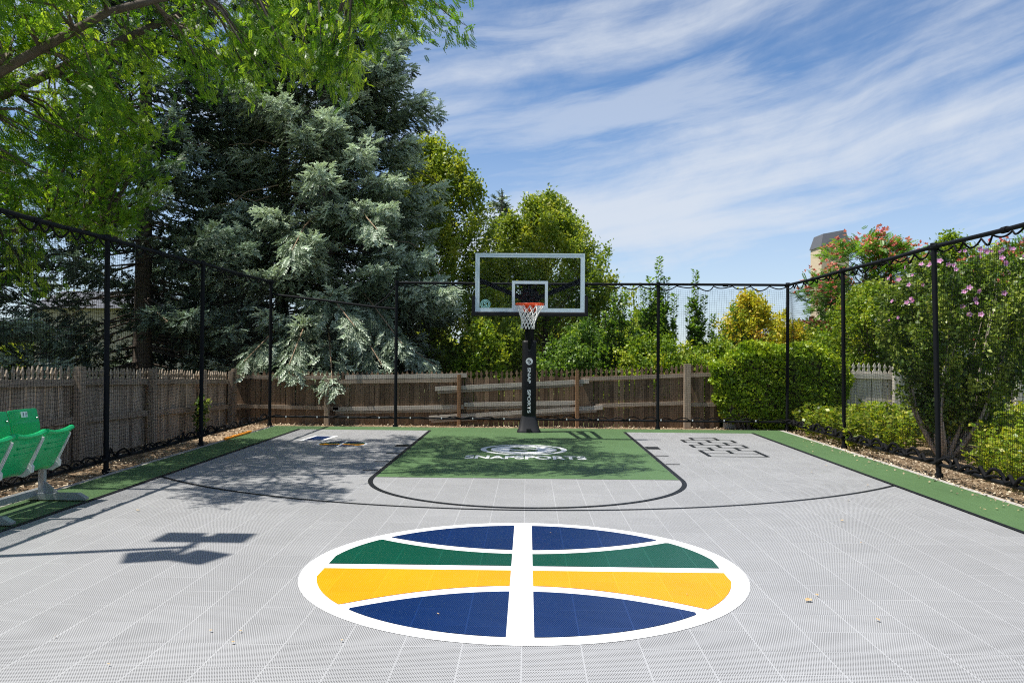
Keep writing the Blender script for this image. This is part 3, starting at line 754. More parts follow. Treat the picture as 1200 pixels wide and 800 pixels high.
def rand_dirs(n): return norm(rng.normal(size=(n, 3)))
def stamp_leaves(name, m, parent, pos, size, up_bias=.6, tone=None, T=LEAF, dirs=None, kind=None):
    n = len(pos); d = rand_dirs(n) if dirs is None else norm(dirs + rng.normal(size=(n, 3)) * .5)
    u = rand_dirs(n) + np.array([0, 0, up_bias])
    Mx = frames(d, u); sc = size * rng.uniform(.7, 1.25, n)
    tn = rng.beta(2, 2, n) if tone is None else np.clip(tone + rng.normal(size=n) * .12, 0, 1)
    me = scatter(name, T[0], T[1], pos, Mx, sc, tn)
    return link_mesh(name, me, m, parent)

def crown_from_clumps(name, m, parent, cen, dirs, L, sig, per, size, up_bias=.6, T=LEAF, follow=False, tonevar=.2):
    n = len(cen); idx = np.repeat(np.arange(n), per); N_ = len(idx)
    L = np.broadcast_to(L, n); sig = np.broadcast_to(sig, n)
    s = rng.uniform(-.5, .5, N_)
    taper = (1 - .5 * (s + .5))
    pos = cen[idx] + dirs[idx] * (L[idx] * s)[:, None] + rng.normal(size=(N_, 3)) * (sig[idx] * taper)[:, None]
    ct = rng.normal(size=n) * tonevar + .5
    return stamp_leaves(name, m, parent, pos, size, up_bias, ct[idx], T, dirs[idx] if follow else None)

def broadleaf(name, label, cat, loc, H, R, mat_, ncl, per, leaf, cb=.12, prof=None, lean=(0, 0), seed=1, group=None, upw=.9, sig=.17, barkm='bark', tr=.12, Lc=.7, inner=.35):
    global rng
    rng = np.random.default_rng(seed)
    t = empty(name, loc, label, cat, group)
    prof = prof or (lambda q: np.sin(PI * np.clip(q, 0, 1) ** .75) ** .6)
    q = rng.uniform(0, 1, ncl) ** .85; az = rng.uniform(0, 2 * PI, ncl)
    irr = 1 + .22 * np.sin(3 * az + 7 * q + seed) + .13 * np.sin(5 * az - 11 * q)
    rad = R * prof(q) * irr * np.sqrt(rng.uniform(inner, 1, ncl))
    z = H * (cb + (1 - cb) * q * .93)
    cen = np.stack([rad * np.cos(az) + lean[0] * q, rad * np.sin(az) + lean[1] * q, z], 1)
    out = np.stack([np.cos(az), np.sin(az), np.zeros(ncl)], 1)
    dirs = norm(out * (1.0 - .6 * q)[:, None] + np.array([0, 0, upw]) + rng.normal(size=(ncl, 3)) * .2)
    tr_ = MB(); tp = [(lean[0] * s, lean[1] * s, -.1 + (H * .85) * s) for s in np.linspace(0, 1, 8)]
    tr_.tube(tp, [tr * (1 - .85 * s) for s in np.linspace(0, 1, 8)], 8)
    for i in range(0, ncl, 2):
        c = cen[i]; z0 = max(c[2] - upw * rad[i] * .8 - .2, H * .05); s = z0 / (H * .85)
        a = np.array([lean[0] * s, lean[1] * s, z0]); mid = (a + c) / 2 + out[i] * rad[i] * .12 - np.array([0, 0, .05 * rad[i]])
        e = c + dirs[i] * Lc * .4; r0 = tr * .28 * (1 - .6 * q[i])
        tr_.tube([a, mid, c, e], [r0, r0 * .6, r0 * .35, r0 * .12], 5, caps=False)
    tr_.build('trunk', M[barkm], t)
    crown_from_clumps('crown', M[mat_], t, cen, dirs, Lc * rng.uniform(.6, 1.3, ncl), sig, per, leaf, .9)
    return t

def spruce(name, label, loc, H, R, seed, z0=.9, dens=20, group=None, power=.8, mat_='spruce'):
    global rng
    rng = np.random.default_rng(seed)
    t = empty(name, loc, label, 'tree', group)
    tr_ = MB(); tr_.tube([(0, 0, -.1), (0, 0, H * .5), (.1, 0, H)], [.24, .14, .02], 10)
    pos, dr, sc, tn = [], [], [], []
    z = z0
    while z < H - .15:
        nb = 6 if z < H * .8 else 5
        for k in range(nb):
            a = rng.uniform(0, 2 * PI); zz = z + rng.uniform(-.14, .14)
            L = max(R * (1 - zz / H) ** power * rng.uniform(.72, 1.12) * (1 + .12 * math.sin(3 * a + zz)), .25)
            o = np.array([math.cos(a), math.sin(a), 0]); lat = np.array([-o[1], o[0], 0])
            dro = rng.uniform(.18, .42) * (1 - .7 * zz / H)
            f = lambda s: o * (L * s) + np.array([0, 0, zz - dro * L * s ** 1.2 + .16 * L * s ** 4])
            P_ = [f(s) for s in (0, .3, .55, .8, 1)]
            tr_.tube(P_, [.035 * (L / R) + .008, .022, .015, .010, .004], 5, caps=False)
            nsp = int(L * dens) + 5; s = rng.uniform(.2, 1, nsp) ** .6; bt = rng.uniform(-.1, .14)
            for si in s:
                wl = (.26 * L * (1.1 - si) + .08); off = rng.uniform(-1, 1); side = 1 if off > 0 else -1; hang = rng.random() ** 1.6
                p = f(si) + lat * off * wl + np.array([0, 0, -.22 * abs(off) * wl - hang * (.16 + .16 * L * (1.1 - si))])
                dz = rng.uniform(-1.1, -.3) if hang > .35 else rng.uniform(-.25, .6)
                d = o * rng.uniform(.35, 1.0) + lat * side * abs(off) * .8 + np.array([0, 0, dz])
                pos.append(p); dr.append(d); sc.append(rng.uniform(.15, .30)); tn.append(.12 + bt + .66 * si ** 2 * (1.1 - hang) + .12 * abs(off) + rng.uniform(-.1, .18))  # tips paler as new growth; inner and hanging sprays darkened as painted shade
        z += .36 - .10 * (z / H)
    for j in range(14):   # leader
        pos.append(np.array([.08, 0, H - .1 - .1 * j])); dr.append(np.array([rng.normal() * .6, rng.normal() * .6, .8])); sc.append(.3); tn.append(.5)
    tr_.build('trunk', M['bark'], t)
    pos = np.array(pos); dr = norm(np.array(dr)); n = len(pos)
    Mx = frames(dr, np.array([0, 0, 1.]) + rng.normal(size=(n, 3)) * .35)
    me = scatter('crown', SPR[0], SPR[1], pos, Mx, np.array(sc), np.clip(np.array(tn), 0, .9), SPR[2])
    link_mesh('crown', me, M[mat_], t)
    # dead, bare twigs between the green boughs
    rg = random.Random(seed)
    for k in range(26):
        a = rg.uniform(0, 2 * PI); zz = rg.uniform(1.3, H * .45); L = R * (1 - zz / H) ** power * rg.uniform(.6, .98)
        o = Vector((math.cos(a), math.sin(a), 0)); p = Vector((0, 0, zz)) + o * L * .55; pts = [p]
        for j in range(5): p = p + o * L * .10 + Vector((rg.uniform(-.12, .12), rg.uniform(-.12, .12), rg.uniform(-.16, .06))); pts.append(p)
        MB().tube(pts, [.016, .013, .011, .009, .007, .003], 4, caps=False).build('dead_twig', M['deadwood'], t)
    return t

SP = 'blue spruces behind the fence'
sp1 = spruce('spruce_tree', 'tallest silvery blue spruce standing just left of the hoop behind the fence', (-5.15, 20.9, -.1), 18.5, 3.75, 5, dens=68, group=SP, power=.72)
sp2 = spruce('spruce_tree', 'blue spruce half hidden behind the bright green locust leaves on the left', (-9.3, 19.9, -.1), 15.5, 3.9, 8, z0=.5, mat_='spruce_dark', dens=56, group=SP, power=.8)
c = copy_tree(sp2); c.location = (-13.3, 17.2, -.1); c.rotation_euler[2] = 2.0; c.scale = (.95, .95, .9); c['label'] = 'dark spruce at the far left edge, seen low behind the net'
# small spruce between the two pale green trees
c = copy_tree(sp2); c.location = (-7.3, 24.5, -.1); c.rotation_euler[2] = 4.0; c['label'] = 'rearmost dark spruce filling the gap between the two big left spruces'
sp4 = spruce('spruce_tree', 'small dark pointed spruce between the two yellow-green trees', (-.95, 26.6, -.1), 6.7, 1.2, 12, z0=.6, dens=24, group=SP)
# low bough hanging over the fence
def bough(t, p0, p1, n, spread, seed, droop=.3, tn0=.35):
    global rng
    rng = np.random.default_rng(seed)
    p0, p1 = np.array(p0), np.array(p1); s = rng.uniform(.1, 1, n); lat = norm(np.cross(p1 - p0, [0, 0, 1.]))
    off = rng.uniform(-1, 1, n)
    pos = p0 + (p1 - p0) * s[:, None] + lat * (off * spread * (1.15 - s))[:, None] + np.array([0, 0, 1.]) * (-droop * s ** 2 - rng.uniform(0, .3, n))[:, None]
    d = norm(p1 - p0) * .6 + lat * (off * .6)[:, None] + np.array([0, 0, 1.]) * rng.uniform(-1.1, 0, n)[:, None]
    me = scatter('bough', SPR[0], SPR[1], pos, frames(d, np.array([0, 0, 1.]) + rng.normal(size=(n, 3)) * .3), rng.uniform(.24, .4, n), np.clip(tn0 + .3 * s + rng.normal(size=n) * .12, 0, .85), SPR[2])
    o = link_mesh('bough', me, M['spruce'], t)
    MB().tube([p0, (p0 + p1) / 2 + [0, 0, .05 - droop * .25], p1 + [0, 0, -droop]], [.035, .02, .008], 6).build('branch', M['deadwood'], t)
inv = np.array([-5.15, 20.9, -.1])
for k, (a, b_) in enumerate([((-5.0, 20.5, 2.6), (-4.0, 16.95, 1.25)), ((-5.2, 20.5, 2.7), (-4.9, 17.0, 1.55)), ((-5.4, 20.5, 3.2), (-3.6, 17.2, 2.35)), ((-5.6, 20.5, 2.4), (-5.9, 17.2, 1.6)),
                             ((-4.8, 20.5, 3.6), (-2.7, 17.8, 2.0)), ((-4.6, 20.6, 2.4), (-2.0, 18.4, 1.5)), ((-4.8, 20.5, 5.4), (-3.2, 17.5, 4.4)), ((-5.3, 20.5, 4.8), (-4.9, 17.1, 3.9)), ((-4.7, 20.6, 2.6), (-3.1, 17.6, 1.55))]):
    bough(sp1, np.array(a) - inv, np.array(b_) - inv, 190, .75, 30 + k, .35)

# ------------------------------------------------------------------ honey locust overhanging from the left
rng = np.random.default_rng(77)
SUN = np.array([.43, .095, -1.0])
def ell(n, c, r, shell=.2):
    d = rand_dirs(n); return np.array(c) + d * np.array(r) * (rng.uniform(shell, 1, n) ** .45)[:, None]
cl = np.concatenate([
    ell(205, (-4.4, 11.5, 7.6), (3.9, 2.25, 2.3)),
    ell(60, (-8.4, 11.0, 6.4), (2.7, 3.1, 2.9)),
    ell(36, (-6.5, 11.6, 3.9), (.85, 1.7, .9)),
    ell(22, (-7.5, 10.5, 2.9), (1.1, 1.6, .9)),
    ell(20, (-3.0, 10.2, 5.15), (1.5, .6, .4)),
    ell(16, (-1.55, 10.1, 5.75), (.9, .3, .25)),
    ell(22, (-5.1, 8.3, 5.5), (.8, .7, .5)),
    ell(34, (-6.6, 9.5, 6.2), (1.6, 1.6, 1.6)),
    ell(70, (-7.0, 12.0, 4.4), (1.8, 1.4, 1.3)),
    ell(26, (-5.9, 9.7, 5.0), (1.9, .6, .45)),
])
def shad(p, z): return p + SUN * ((p[:, 2] - z))[:, None]
g0 = shad(cl, .6); g1 = shad(cl, 0.0)
bad = ((g0[:, 0] > -5.15) & (g0[:, 0] < -4.2) & (g0[:, 1] < 8.5)) | ((g1[:, 1] < 9.0) & (g1[:, 0] > -1.9)) | ((g1[:, 1] < 7.9) & (g1[:, 0] > -4.2))
bad |= (g1[:, 0] > 1.6) & (g1[:, 1] > 10.7)
bad |= (g1[:, 0] > .9) & (g1[:, 1] > 10.7) & (rng.uniform(size=len(cl)) < .5)
bad |= (cl[:, 0] > -5.3) & (cl[:, 2] < 3.6)
cl = cl[~bad]
lt = empty('honey_locust_tree', (-9.3, 10.4, -.1), 'bright green honey locust whose feathery branches overhang the court from the upper left', 'tree')
O = np.array([-9.3, 10.4, -.1])
tr_ = MB(); tr_.tube([(0, 0, 0), (.15, .05, 1.5), (.1, .1, 2.7), (.3, .1, 4.2), (.2, .3, 6.5), (.5, .3, 8.6)], [.26, .22, .2, .15, .09, .03], 12)
limbs = [[(.1, .1, 2.7), (1.4, -.6, 3.7), (2.9, -1.0, 4.6), (4.4, -.9, 5.5), (6.3, -.5, 6.2), (8.0, -.35, 6.05)], [(.2, .1, 3.4), (1.8, .6, 4.8), (3.6, 1.2, 6.0), (5.6, 1.4, 7.0), (7.3, 1.5, 7.4)],
         [(.3, .1, 4.2), (1.6, .2, 6.0), (3.2, .4, 7.8), (4.8, .6, 8.8)], [(.1, .1, 2.4), (1.2, .8, 3.0), (2.3, 1.6, 3.4), (3.0, 2.2, 3.3)], [(.1, .1, 3.0), (.6, -1.2, 4.4), (1.6, -2.0, 5.4), (3.2, -2.1, 5.9), (4.2, -2.1, 5.9)],
         [(.2, .1, 3.6), (-1, .6, 5.2), (-2, .8, 6.4)]]
LP = []
for L_ in limbs:
    n = len(L_); tr_.tube(L_, [.095 * (1 - .85 * i / (n - 1)) for i in range(n)], 8)
    for a, b_ in zip(L_[:-1], L_[1:]):
        for s in np.linspace(0, 1, 5)[:-1]: LP.append(np.array(a) * (1 - s) + np.array(b_) * s)
LP = np.array(LP); cd = []
for p in cl - O:
    w = LP[:, 2] - p[2]; dd = np.linalg.norm(LP - p, axis=1) + np.maximum(w, 0) * .6
    q = LP[np.argmin(dd)]; d = p - q; cd.append(d / (np.linalg.norm(d) + 1e-6))
    mid = (p + q) / 2 + np.array([0, 0, .12 * np.linalg.norm(p - q)])
    if np.linalg.norm(d) < 3.0: tr_.tube([q, mid, p, p + d * .25], [.022, .015, .009, .003], 4, caps=False)
cd = np.array(cd); cd[:, 2] -= .35; cd = norm(cd + rng.normal(size=cd.shape) * .25)
tr_.build('trunk', M['bark'], lt)
n = len(cl)
crown_from_clumps('crown', M['locust'], lt, cl - O, cd, rng.uniform(.6, 1.1, n),   .15, 70, .122, .9, LOC, True, .22)

# ------------------------------------------------------------------ yellow-green trees behind the hoop
TG = 'trees beyond the far fence'
col_prof = lambda q: (1 - q ** 2.2) ** .7 * (.75 + .35 * np.minimum(q * 3, 1))
broadleaf('ash_tree', 'taller yellow-green tree rising between the big spruce and the backboard', 'tree', (-2.75, 24.6, -.1), 8.2, 2.15, 'ash', 300, 220, .095, .06, col_prof, seed=41, group=TG, upw=1.3, sig=.17, inner=.5, lean=(-.2, 0))
broadleaf('ash_tree', 'rounder yellow-green tree rising directly behind the backboard', 'tree', (.5, 23.9, -.1), 6.25, 2.15, 'ash', 300, 220, .09, .06, col_prof, seed=43, group=TG, upw=1.3, sig=.17, inner=.5)
broadleaf('ash_tree', 'low dark green tree filling in below the backboard beyond the fence', 'tree', (-1.0, 20.9, -.1), 3.2, 1.25, 'ash', 90, 130, .09, .05, seed=44, group=TG, upw=.8, sig=.16)
broadleaf('leafy_bush', 'bright yellow-green bush just left of the black pole beyond the fence', 'bush', (-1.05, 19.4, -.1), 2.35, .62, 'bushy', 60, 120, .085, .1, seed=45, upw=.8, sig=.12, Lc=.4)
broadleaf('leafy_bush', 'leafy green bush just right of the black pole beyond the fence', 'bush', (1.25, 19.6, -.1), 2.3, .95, 'sapling', 80, 120, .085, .1, seed=46, upw=.9, sig=.14, Lc=.45)
broadleaf('leafy_bush', 'round green bush under the right corner of the backboard beyond the fence', 'bush', (2.45, 20.0, -.1), 2.1, .8, 'bushy', 70, 110, .085, .1, seed=47, upw=.9, sig=.14, Lc=.45)

# saplings with upright leafy shoots
def sapling(loc, shoots, label, seed, mat_='sapling'):
    global rng
    rng = np.random.default_rng(seed); rg = random.Random(seed)
    t = empty('sapling_clump', loc, label, 'sapling', 'tall saplings with upright shoots beyond the fence')
    st = MB(); pos, dr = [], []
    for (dx, dy, h, side) in shoots:
        bx_ = dx * .35; pts = []
        for s in np.linspace(0, 1, 8): pts.append(np.array([bx_ + (dx - bx_) * s ** .8 + .03 * math.sin(6 * s + dx * 9), dy * s, h * s]))
        st.tube(pts, [.02 * (1 - .85 * i / 7) for i in range(8)], 6, caps=False)
        nl = int(h * 85)
        for k in range(nl):
            s = (k + .5) / nl; s = .12 + .88 * s; p = np.array([np.interp(s, np.linspace(0, 1, 8), [q[j] for q in pts]) for j in range(3)])
            a = k * 2.4 + rg.uniform(-.4, .4); o = np.array([math.cos(a), math.sin(a), .55]); pos.append(p + o * .03); dr.append(o)
        for k in range(int(side * h * 1.7)):   # side twigs
            s = rg.uniform(.15, .8); p = np.array([np.interp(s, np.linspace(0, 1, 8), [q[j] for q in pts]) for j in range(3)])
            a = rg.uniform(0, 2 * PI); L = rg.uniform(.2, .5) * (1.1 - s); o = np.array([math.cos(a), math.sin(a), 1.1]); o /= np.linalg.norm(o)
            st.tube([p, p + o * L], [.006, .002], 4, caps=False)
            for j in range(int(L * 50)):
                q = p + o * L * rg.uniform(.1, 1.05); pos.append(q + rng.normal(size=3) * .02); dr.append(o + rng.normal(size=3) * .6)
    st.build('stems', M['bark'], t)
    pos = np.array(pos); dr = np.array(dr); n = len(pos)
    me = scatter('leaves', LEAF[0], LEAF[1], pos, frames(dr, np.array([0, 0, 1.]) + rng.normal(size=(n, 3)) * .4), rng.uniform(.065, .115, n), np.clip(rng.beta(2, 2, n), 0, 1))
    link_mesh('leaves', me, M[mat_], t)
sapling((3.0, 19.0, -.1), [(0, 0, 3.75, 26), (-.18, .1, 3.3, 26), (.15, .1, 3.3, 24), (-.42, 0, 3.15, 22), (.3, -.1, 2.9, 22), (-.1, .3, 3.0, 24), (.05, -.2, 2.7, 26), (-.3, .2, 2.5, 26)], 'tallest sapling, its leafy shoots rising above the net rail', 51)
sapling((3.85, 19.0, -.1), [(-.02, 0, 3.45, 20), (.15, .1, 2.9, 20), (-.15, .1, 2.7, 18), (.33, 0, 2.45, 16)], 'second sapling with one high shoot, right of the tallest sapling', 52)
sapling((1.95, 18.8, -.1), [(0, 0, 2.9, 14), (.22, .1, 3.0, 14), (-.2, 0, 2.5, 16), (.4, 0, 2.5, 16), (-.35, .1, 2.1, 18)], 'thin twin-tipped sapling between the backboard and the tallest sapling', 53)
sapling((4.75, 19.2, -.1), [(0, 0, 2.7, 16), (-.2, .1, 2.3, 18), (.2, 0, 2.2, 18), (.35, 0, 2.0, 16), (-.4, 0, 2.0, 18)], 'short dark sapling just left of the golden shrub', 54)
broadleaf('leafy_bush', 'broad light green bush at the foot of the tall saplings', 'bush', (2.9, 18.5, -.1), 1.95, 1.15, 'bushy', 90, 120, .075, .1, seed=48, upw=.7, sig=.13, Lc=.4)
broadleaf('leafy_bush', 'yellowish green bush between the saplings and the clipped hedge', 'bush', (4.35, 18.6, -.1), 1.85, .85, 'bushy', 80, 120, .075, .1, seed=49, upw=.7, sig=.12, Lc=.4)
# golden shrub
broadleaf('golden_shrub', 'tall golden orange shrub rising behind the clipped green hedge', 'shrub', (5.25, 19.6, -.1), 2.95, 1.15, 'gold', 105, 120, .075, .3, lambda q: (1 - q ** 1.6) ** .6, seed=61, upw=1.4, sig=.11, Lc=.5)
broadleaf('golden_shrub', 'lower golden shrub to the right of the tall golden one', 'shrub', (6.2, 19.7, -.1), 2.3, .6, 'gold', 45, 110, .07, .3, seed=62, upw=1.2, sig=.1, Lc=.4)

# ------------------------------------------------------------------ clipped hedge
rng = np.random.default_rng(71)
hd = empty('clipped_hedge', (5.12, 17.0, -.05), 'rounded clipped bright green hedge in the far right corner behind the net', 'hedge')
n = 26000
d = rand_dirs(n); e = 2.7
k_ = (np.abs(d[:, 0]) ** e + np.abs(d[:, 1]) ** e + np.abs(d[:, 2]) ** e) ** (-1 / e)
p = d * k_[:, None]
wob = 1 + .05 * np.sin(p[:, 0] * 7 + p[:, 2] * 5) + .04 * np.sin(p[:, 1] * 9 + p[:, 0] * 11 + 2) + .03 * np.sin(p[:, 2] * 17 + p[:, 0] * 6)
p = p * (wob * (1 - .22 * rng.uniform(0, 1, n) ** 1.5))[:, None] * np.array([1.36, .42, .86]) + np.array([0, 0, .90])
p = p[p[:, 2] > .02]; n = len(p)
stamp_leaves('leaves', M['hedge'], hd, p, .078, .3, .5 + .2 * np.sin(p[:, 0] * 6 + p[:, 2] * 8) * np.sin(p[:, 1] * 9))
st = MB()
for k in range(46):
    x = rng.uniform(-1.1, 1.1); y = rng.uniform(-.25, .25)
    st.tube([(x * .8, y * .5, 0), (x, y, .5), (x * 1.05 + rng.normal() * .1, y, 1.4)], [.022, .016, .006], 5, caps=False)
st.build('stems', M['bark'], hd)
MB().box((0, 0, .85), (2.1, .36, 1.15)).build('light_blocking_core', M['bark'], hd)  # solid box added inside the hedge to stop light passing through

# ------------------------------------------------------------------ rose of sharon
rng = np.random.default_rng(81)
ro_ = empty('flowering_shrub', (6.35, 12.75, -.04), 'large flowering shrub with pale spreading trunks and pink-purple blooms behind the right net', 'shrub')
st = MB(); tips = []
for k in range(16):
    a = 2 * PI * k / 16 + rng.uniform(-.2, .2); r = rng.uniform(.45, 1.15) if k % 3 else rng.uniform(.1, .4)
    h = rng.uniform(1.9, 2.8); o = np.array([math.cos(a), math.sin(a) * .8, 0])
    pts = [o * .10, o * (.18 + .14 * r) + [.03, 0, .22], o * (.28 + .30 * r) + [.08 + rng.normal() * .05, rng.normal() * .05, .65], o * (.3 + .48 * r) + [.18 + rng.normal() * .07, rng.normal() * .07, 1.25], o * (.3 + .62 * r) + [.35, 0, h]]
    st.tube(pts, [.045, .036, .024, .012, .004], 8); tips += [pts[2], pts[3], pts[4]]
st.build('trunk', M['palebark'], ro_)
ncl = 330
q = rng.uniform(0, 1, ncl) ** .9; az = rng.uniform(0, 2 * PI, ncl)
lump = 1 + .10 * np.sin(4 * az + 6 * q) + .08 * np.sin(7 * az - 9 * q)
rad = (.34 + .95 * np.minimum(q * 1.8, 1) ** .8) * np.sqrt(rng.uniform(.3, 1, ncl)) * (1 - .5 * np.clip((q - .8) / .2, 0, 1) ** 2) * lump
cen = np.stack([rad * np.cos(az) + .10 + .45 * q, rad * np.sin(az) * .85, .50 + 2.50 * q], 1)
crown_from_clumps('crown', M['rose'], ro_, cen, norm(np.stack([np.cos(az), np.sin(az), np.full(ncl, 1.2)], 1)), .34, .085, 108, .068)
for i in range(0, ncl, 3):
    pass
def blossom_mesh():
    V, F, T = [], [], []
    for k in range(5):
        a = 2 * PI * k / 5; c, s = math.cos(a), math.sin(a); j = len(V)
        for (u, v, z) in ((0, 0, 0), (.6, .42, .25), (1.1, 0, .35), (.6, -.42, .25)): V.append((u * c - v * s, u * s + v * c, z)); T.append(.35 + .1 * (k % 2) if u > .2 else 1.0)
        F.append((j, j + 1, j + 2, j + 3))
    return np_mesh('blossom', np.array(V) * .038, F, T)
bm_ = blossom_mesh(); bm_.materials.append(M['pink'])
for k in range(92):
    a = rng.uniform(0, 2 * PI) if k % 3 == 0 else rng.uniform(PI * .95, PI * 2.05); qq = rng.uniform(.3, 1) ** .45
    R_ = 1.32 * (1 - .45 * max((qq - .8) / .2, 0) ** 2) * rng.uniform(.95, 1.08)
    o = bpy.data.objects.new('blossom', bm_); COL.objects.link(o); o.parent = ro_
    o.location = (R_ * math.cos(a) + .5, R_ * math.sin(a) * .85, .6 + 2.5 * qq); 
    o.rotation_euler = Vector((math.cos(a) + rng.normal() * .3, math.sin(a) - .3, .4 + rng.normal() * .3)).to_track_quat('Z', 'Y').to_euler()
    o.scale = (rng.uniform(.7, 1.25),) * 3

# ------------------------------------------------------------------ trees and shrubs beyond the right fence
TR = 'trees beyond the right-hand fence'
broadleaf('leafy_tree', 'bright green tree between the clipped hedge and the flowering shrub', 'tree', (7.75, 18.8, -.1), 3.15, 1.1, 'bushy', 140, 120, .075, .38, seed=91, group=TR, upw=.9, sig=.13, Lc=.45)
broadleaf('leafy_tree', 'pointed yellow-green tree top showing above the right net rail', 'tree', (11.6, 23.0, -.1), 4.95, 1.2, 'bushy', 130, 120, .085, .2, col_prof, seed=92, group=TR, upw=1.2, sig=.14, Lc=.5)
broadleaf('leafy_tree', 'green tree at the right edge of the photo behind the blooms', 'tree', (13.4, 21.5, -.1), 4.5, 1.7, 'bushy', 140, 110, .09, .2, seed=93, group=TR, upw=1.0, sig=.16, Lc=.5)
broadleaf('leafy_tree', 'dark low tree in front of the white garage', 'tree', (8.3, 24.0, -.1), 2.6, 1.0, 'rose', 70, 110, .09, .1, seed=94, group=TR, upw=.8, sig=.15, Lc=.5)
def mimosa(loc, H, R, label, seed, n=120, nt_=700):
    global rng
    t = broadleaf('mimosa_tree', label, 'tree', loc, H, R, 'mimosa', n, 26, .26, .35, lambda q: (1 - q ** 3) ** .5, seed=seed, group='mimosa trees with coral tufts', upw=.35, sig=.22, Lc=.7, tr=.14)
    for c_ in children(t):
        if c_.name.startswith('crown'): bpy.data.objects.remove(c_)
    rng = np.random.default_rng(seed + 500)
    q = rng.uniform(0, 1, n); az = rng.uniform(0, 2 * PI, n); rad = R * (1 - q ** 3) ** .5 * np.sqrt(rng.uniform(.3, 1, n))
    cen = np.stack([rad * np.cos(az), rad * np.sin(az), H * (.42 + .55 * q)], 1); out = norm(np.stack([np.cos(az), np.sin(az), np.full(n, .1)], 1))
    crown_from_clumps('crown', M['mimosa'], t, cen, out, .8, .17, 60, .22, 1.6, LOC, True, .15)
    idx = rng.integers(0, n, nt_); pos = cen[idx] + out[idx] * rng.uniform(-.2, .5, nt_)[:, None] + rng.normal(size=(nt_, 3)) * .10 + [0, 0, .12]
    k = 6; pp = np.repeat(pos, k, 0); dd = rand_dirs(nt_ * k) + np.array([0, 0, .8])
    me = scatter('blossoms', LEAF[0], LEAF[1], pp, frames(dd, rand_dirs(nt_ * k)), rng.uniform(.06, .10, nt_ * k), np.repeat(rng.uniform(0, 1, nt_), k))
    o = link_mesh('blossoms', me, M['coral'], t); o['kind'] = 'stuff'
mimosa((8.62, 21.4, -.1), 4.6, 1.45, 'mimosa tree with coral tufts standing beside and below the beige tower', 101, 66, 800)
mimosa((12.2, 19.8, -.1), 4.25, 2.2, 'mimosa tree with coral tufts showing over the flowering shrub at the right', 102, 110, 1000)

# ------------------------------------------------------------------ low leafy plants behind the right net
def herb_master():
    global rng
    rng = np.random.default_rng(111)
    t = empty('leafy_perennial', (0, 0, 0), 'x', 'plant', 'knee-high leafy perennials between the right net and the pale fence')
    st = MB(); pos, dr = [], []
    for k in range(60):
        a = rng.uniform(0, 2 * PI); r = .48 * math.sqrt(rng.uniform(0, 1)); h = rng.uniform(.36, .66); b0 = np.array([math.cos(a), math.sin(a), 0]) * r
        b1 = b0 * 1.25 + [0, 0, h] + rng.normal(size=3) * .03; st.tube([b0, (b0 + b1) / 2 + rng.normal(size=3) * .02, b1], [.004, .003, .002], 3, caps=False)
        for j in range(26):
            s = rng.uniform(.15, 1.0); o = rand_dirs(1)[0]; o[2] = abs(o[2]) * .8 + .1; pos.append(b0 + (b1 - b0) * s + o * .02); dr.append(o)
    st.build('stems', M['herb_stem'], t); pos = np.array(pos); dr = np.array(dr); n = len(pos)
    me = scatter('leaves', LEAF[0], LEAF[1], pos, frames(dr, np.array([0, 0, 1.]) + rng.normal(size=(n, 3)) * .4), rng.uniform(.05, .10, n), rng.beta(2, 2, n))
    link_mesh('leaves', me, M['herb'], t); return t
M['herb_stem'] = plain('yellow_green_stem', (.34, .30, .08), .7)
hm = herb_master()
spots = [(5.75, 16.2, 1), (5.62, 15.2, 1.0), (5.72, 14.3, 1.1), (5.62, 13.45, 1.0), (6.75, 15.3, 1.2), (6.75, 16.3, 1.1), (7.0, 14.4, 1.1), (7.8, 15.6, 1.1), (8.6, 16.2, 1.1), (6.75, 11.5, 1.0), (5.95, 10.4, .85), (6.9, 10.9, 1.1), (7.1, 12.0, 1.1),
         (5.85, 9.5, .85), (7.3, 9.9, 1.2), (8.0, 11.2, 1.2), (8.1, 13.1, 1.2), (9.0, 14.4, 1.2), (7.8, 12.4, 1.1), (5.8, 8.6, .85), (9.8, 16.2, 1.2)]
for i, (x, y, s) in enumerate(spots):
    o = hm if i == 0 else copy_tree(hm); o.location = (x, y, -.05); o.rotation_euler[2] = i * 1.7; o.scale = (s, s, s * (.86 if y > 12.5 else .90))
    side = 'left of the flowering shrub' if y > 12.6 else 'right of the flowering shrub'
    o['label'] = 'knee-high yellow-green leafy plant in the dense patch ' + side
# small green sprout by the left fence
broadleaf('weed', 'small dark weed growing at the foot of the far left picket fence', 'plant', (-5.85, 14.9, -.06), .72, .12, 'rose', 14, 30, .07, .1, seed=121, upw=.8, sig=.04, Lc=.15, tr=.008)

# ------------------------------------------------------------------ litter and fallen leaves
rng = np.random.default_rng(131)
n = 9000; x = np.where(rng.uniform(size=n) < .5, rng.uniform(-6.1, -5.06, n), rng.uniform(5.02, 5.75, n)); y = rng.uniform(3, 17, n)
nb = 1500; x = np.r_[x, rng.uniform(-6, 6, nb)]; y = np.r_[y, rng.uniform(16.5, 17.1, nb)]
ns = 260; x = np.r_[x, XRO - .08 + rng.exponential(.07, ns) * -1 + .14]; y = np.r_[y, rng.uniform(6, 14.5, ns)]
n = len(x); z = np.where((x > XLO - .1) & (x < XRO + .1) & (y < YE + .1), .006, -.03)
pos = np.stack([x, y, z + rng.uniform(0, .015, n)], 1); d = rand_dirs(n) * [1, 1, .25]
me = scatter('leaf_litter', LEAF[0], LEAF[1], pos, frames(d, np.array([0, 0, 1.]) + rng.normal(size=(n, 3)) * .35), rng.uniform(.018, .05, n), rng.uniform(0, 1, n))
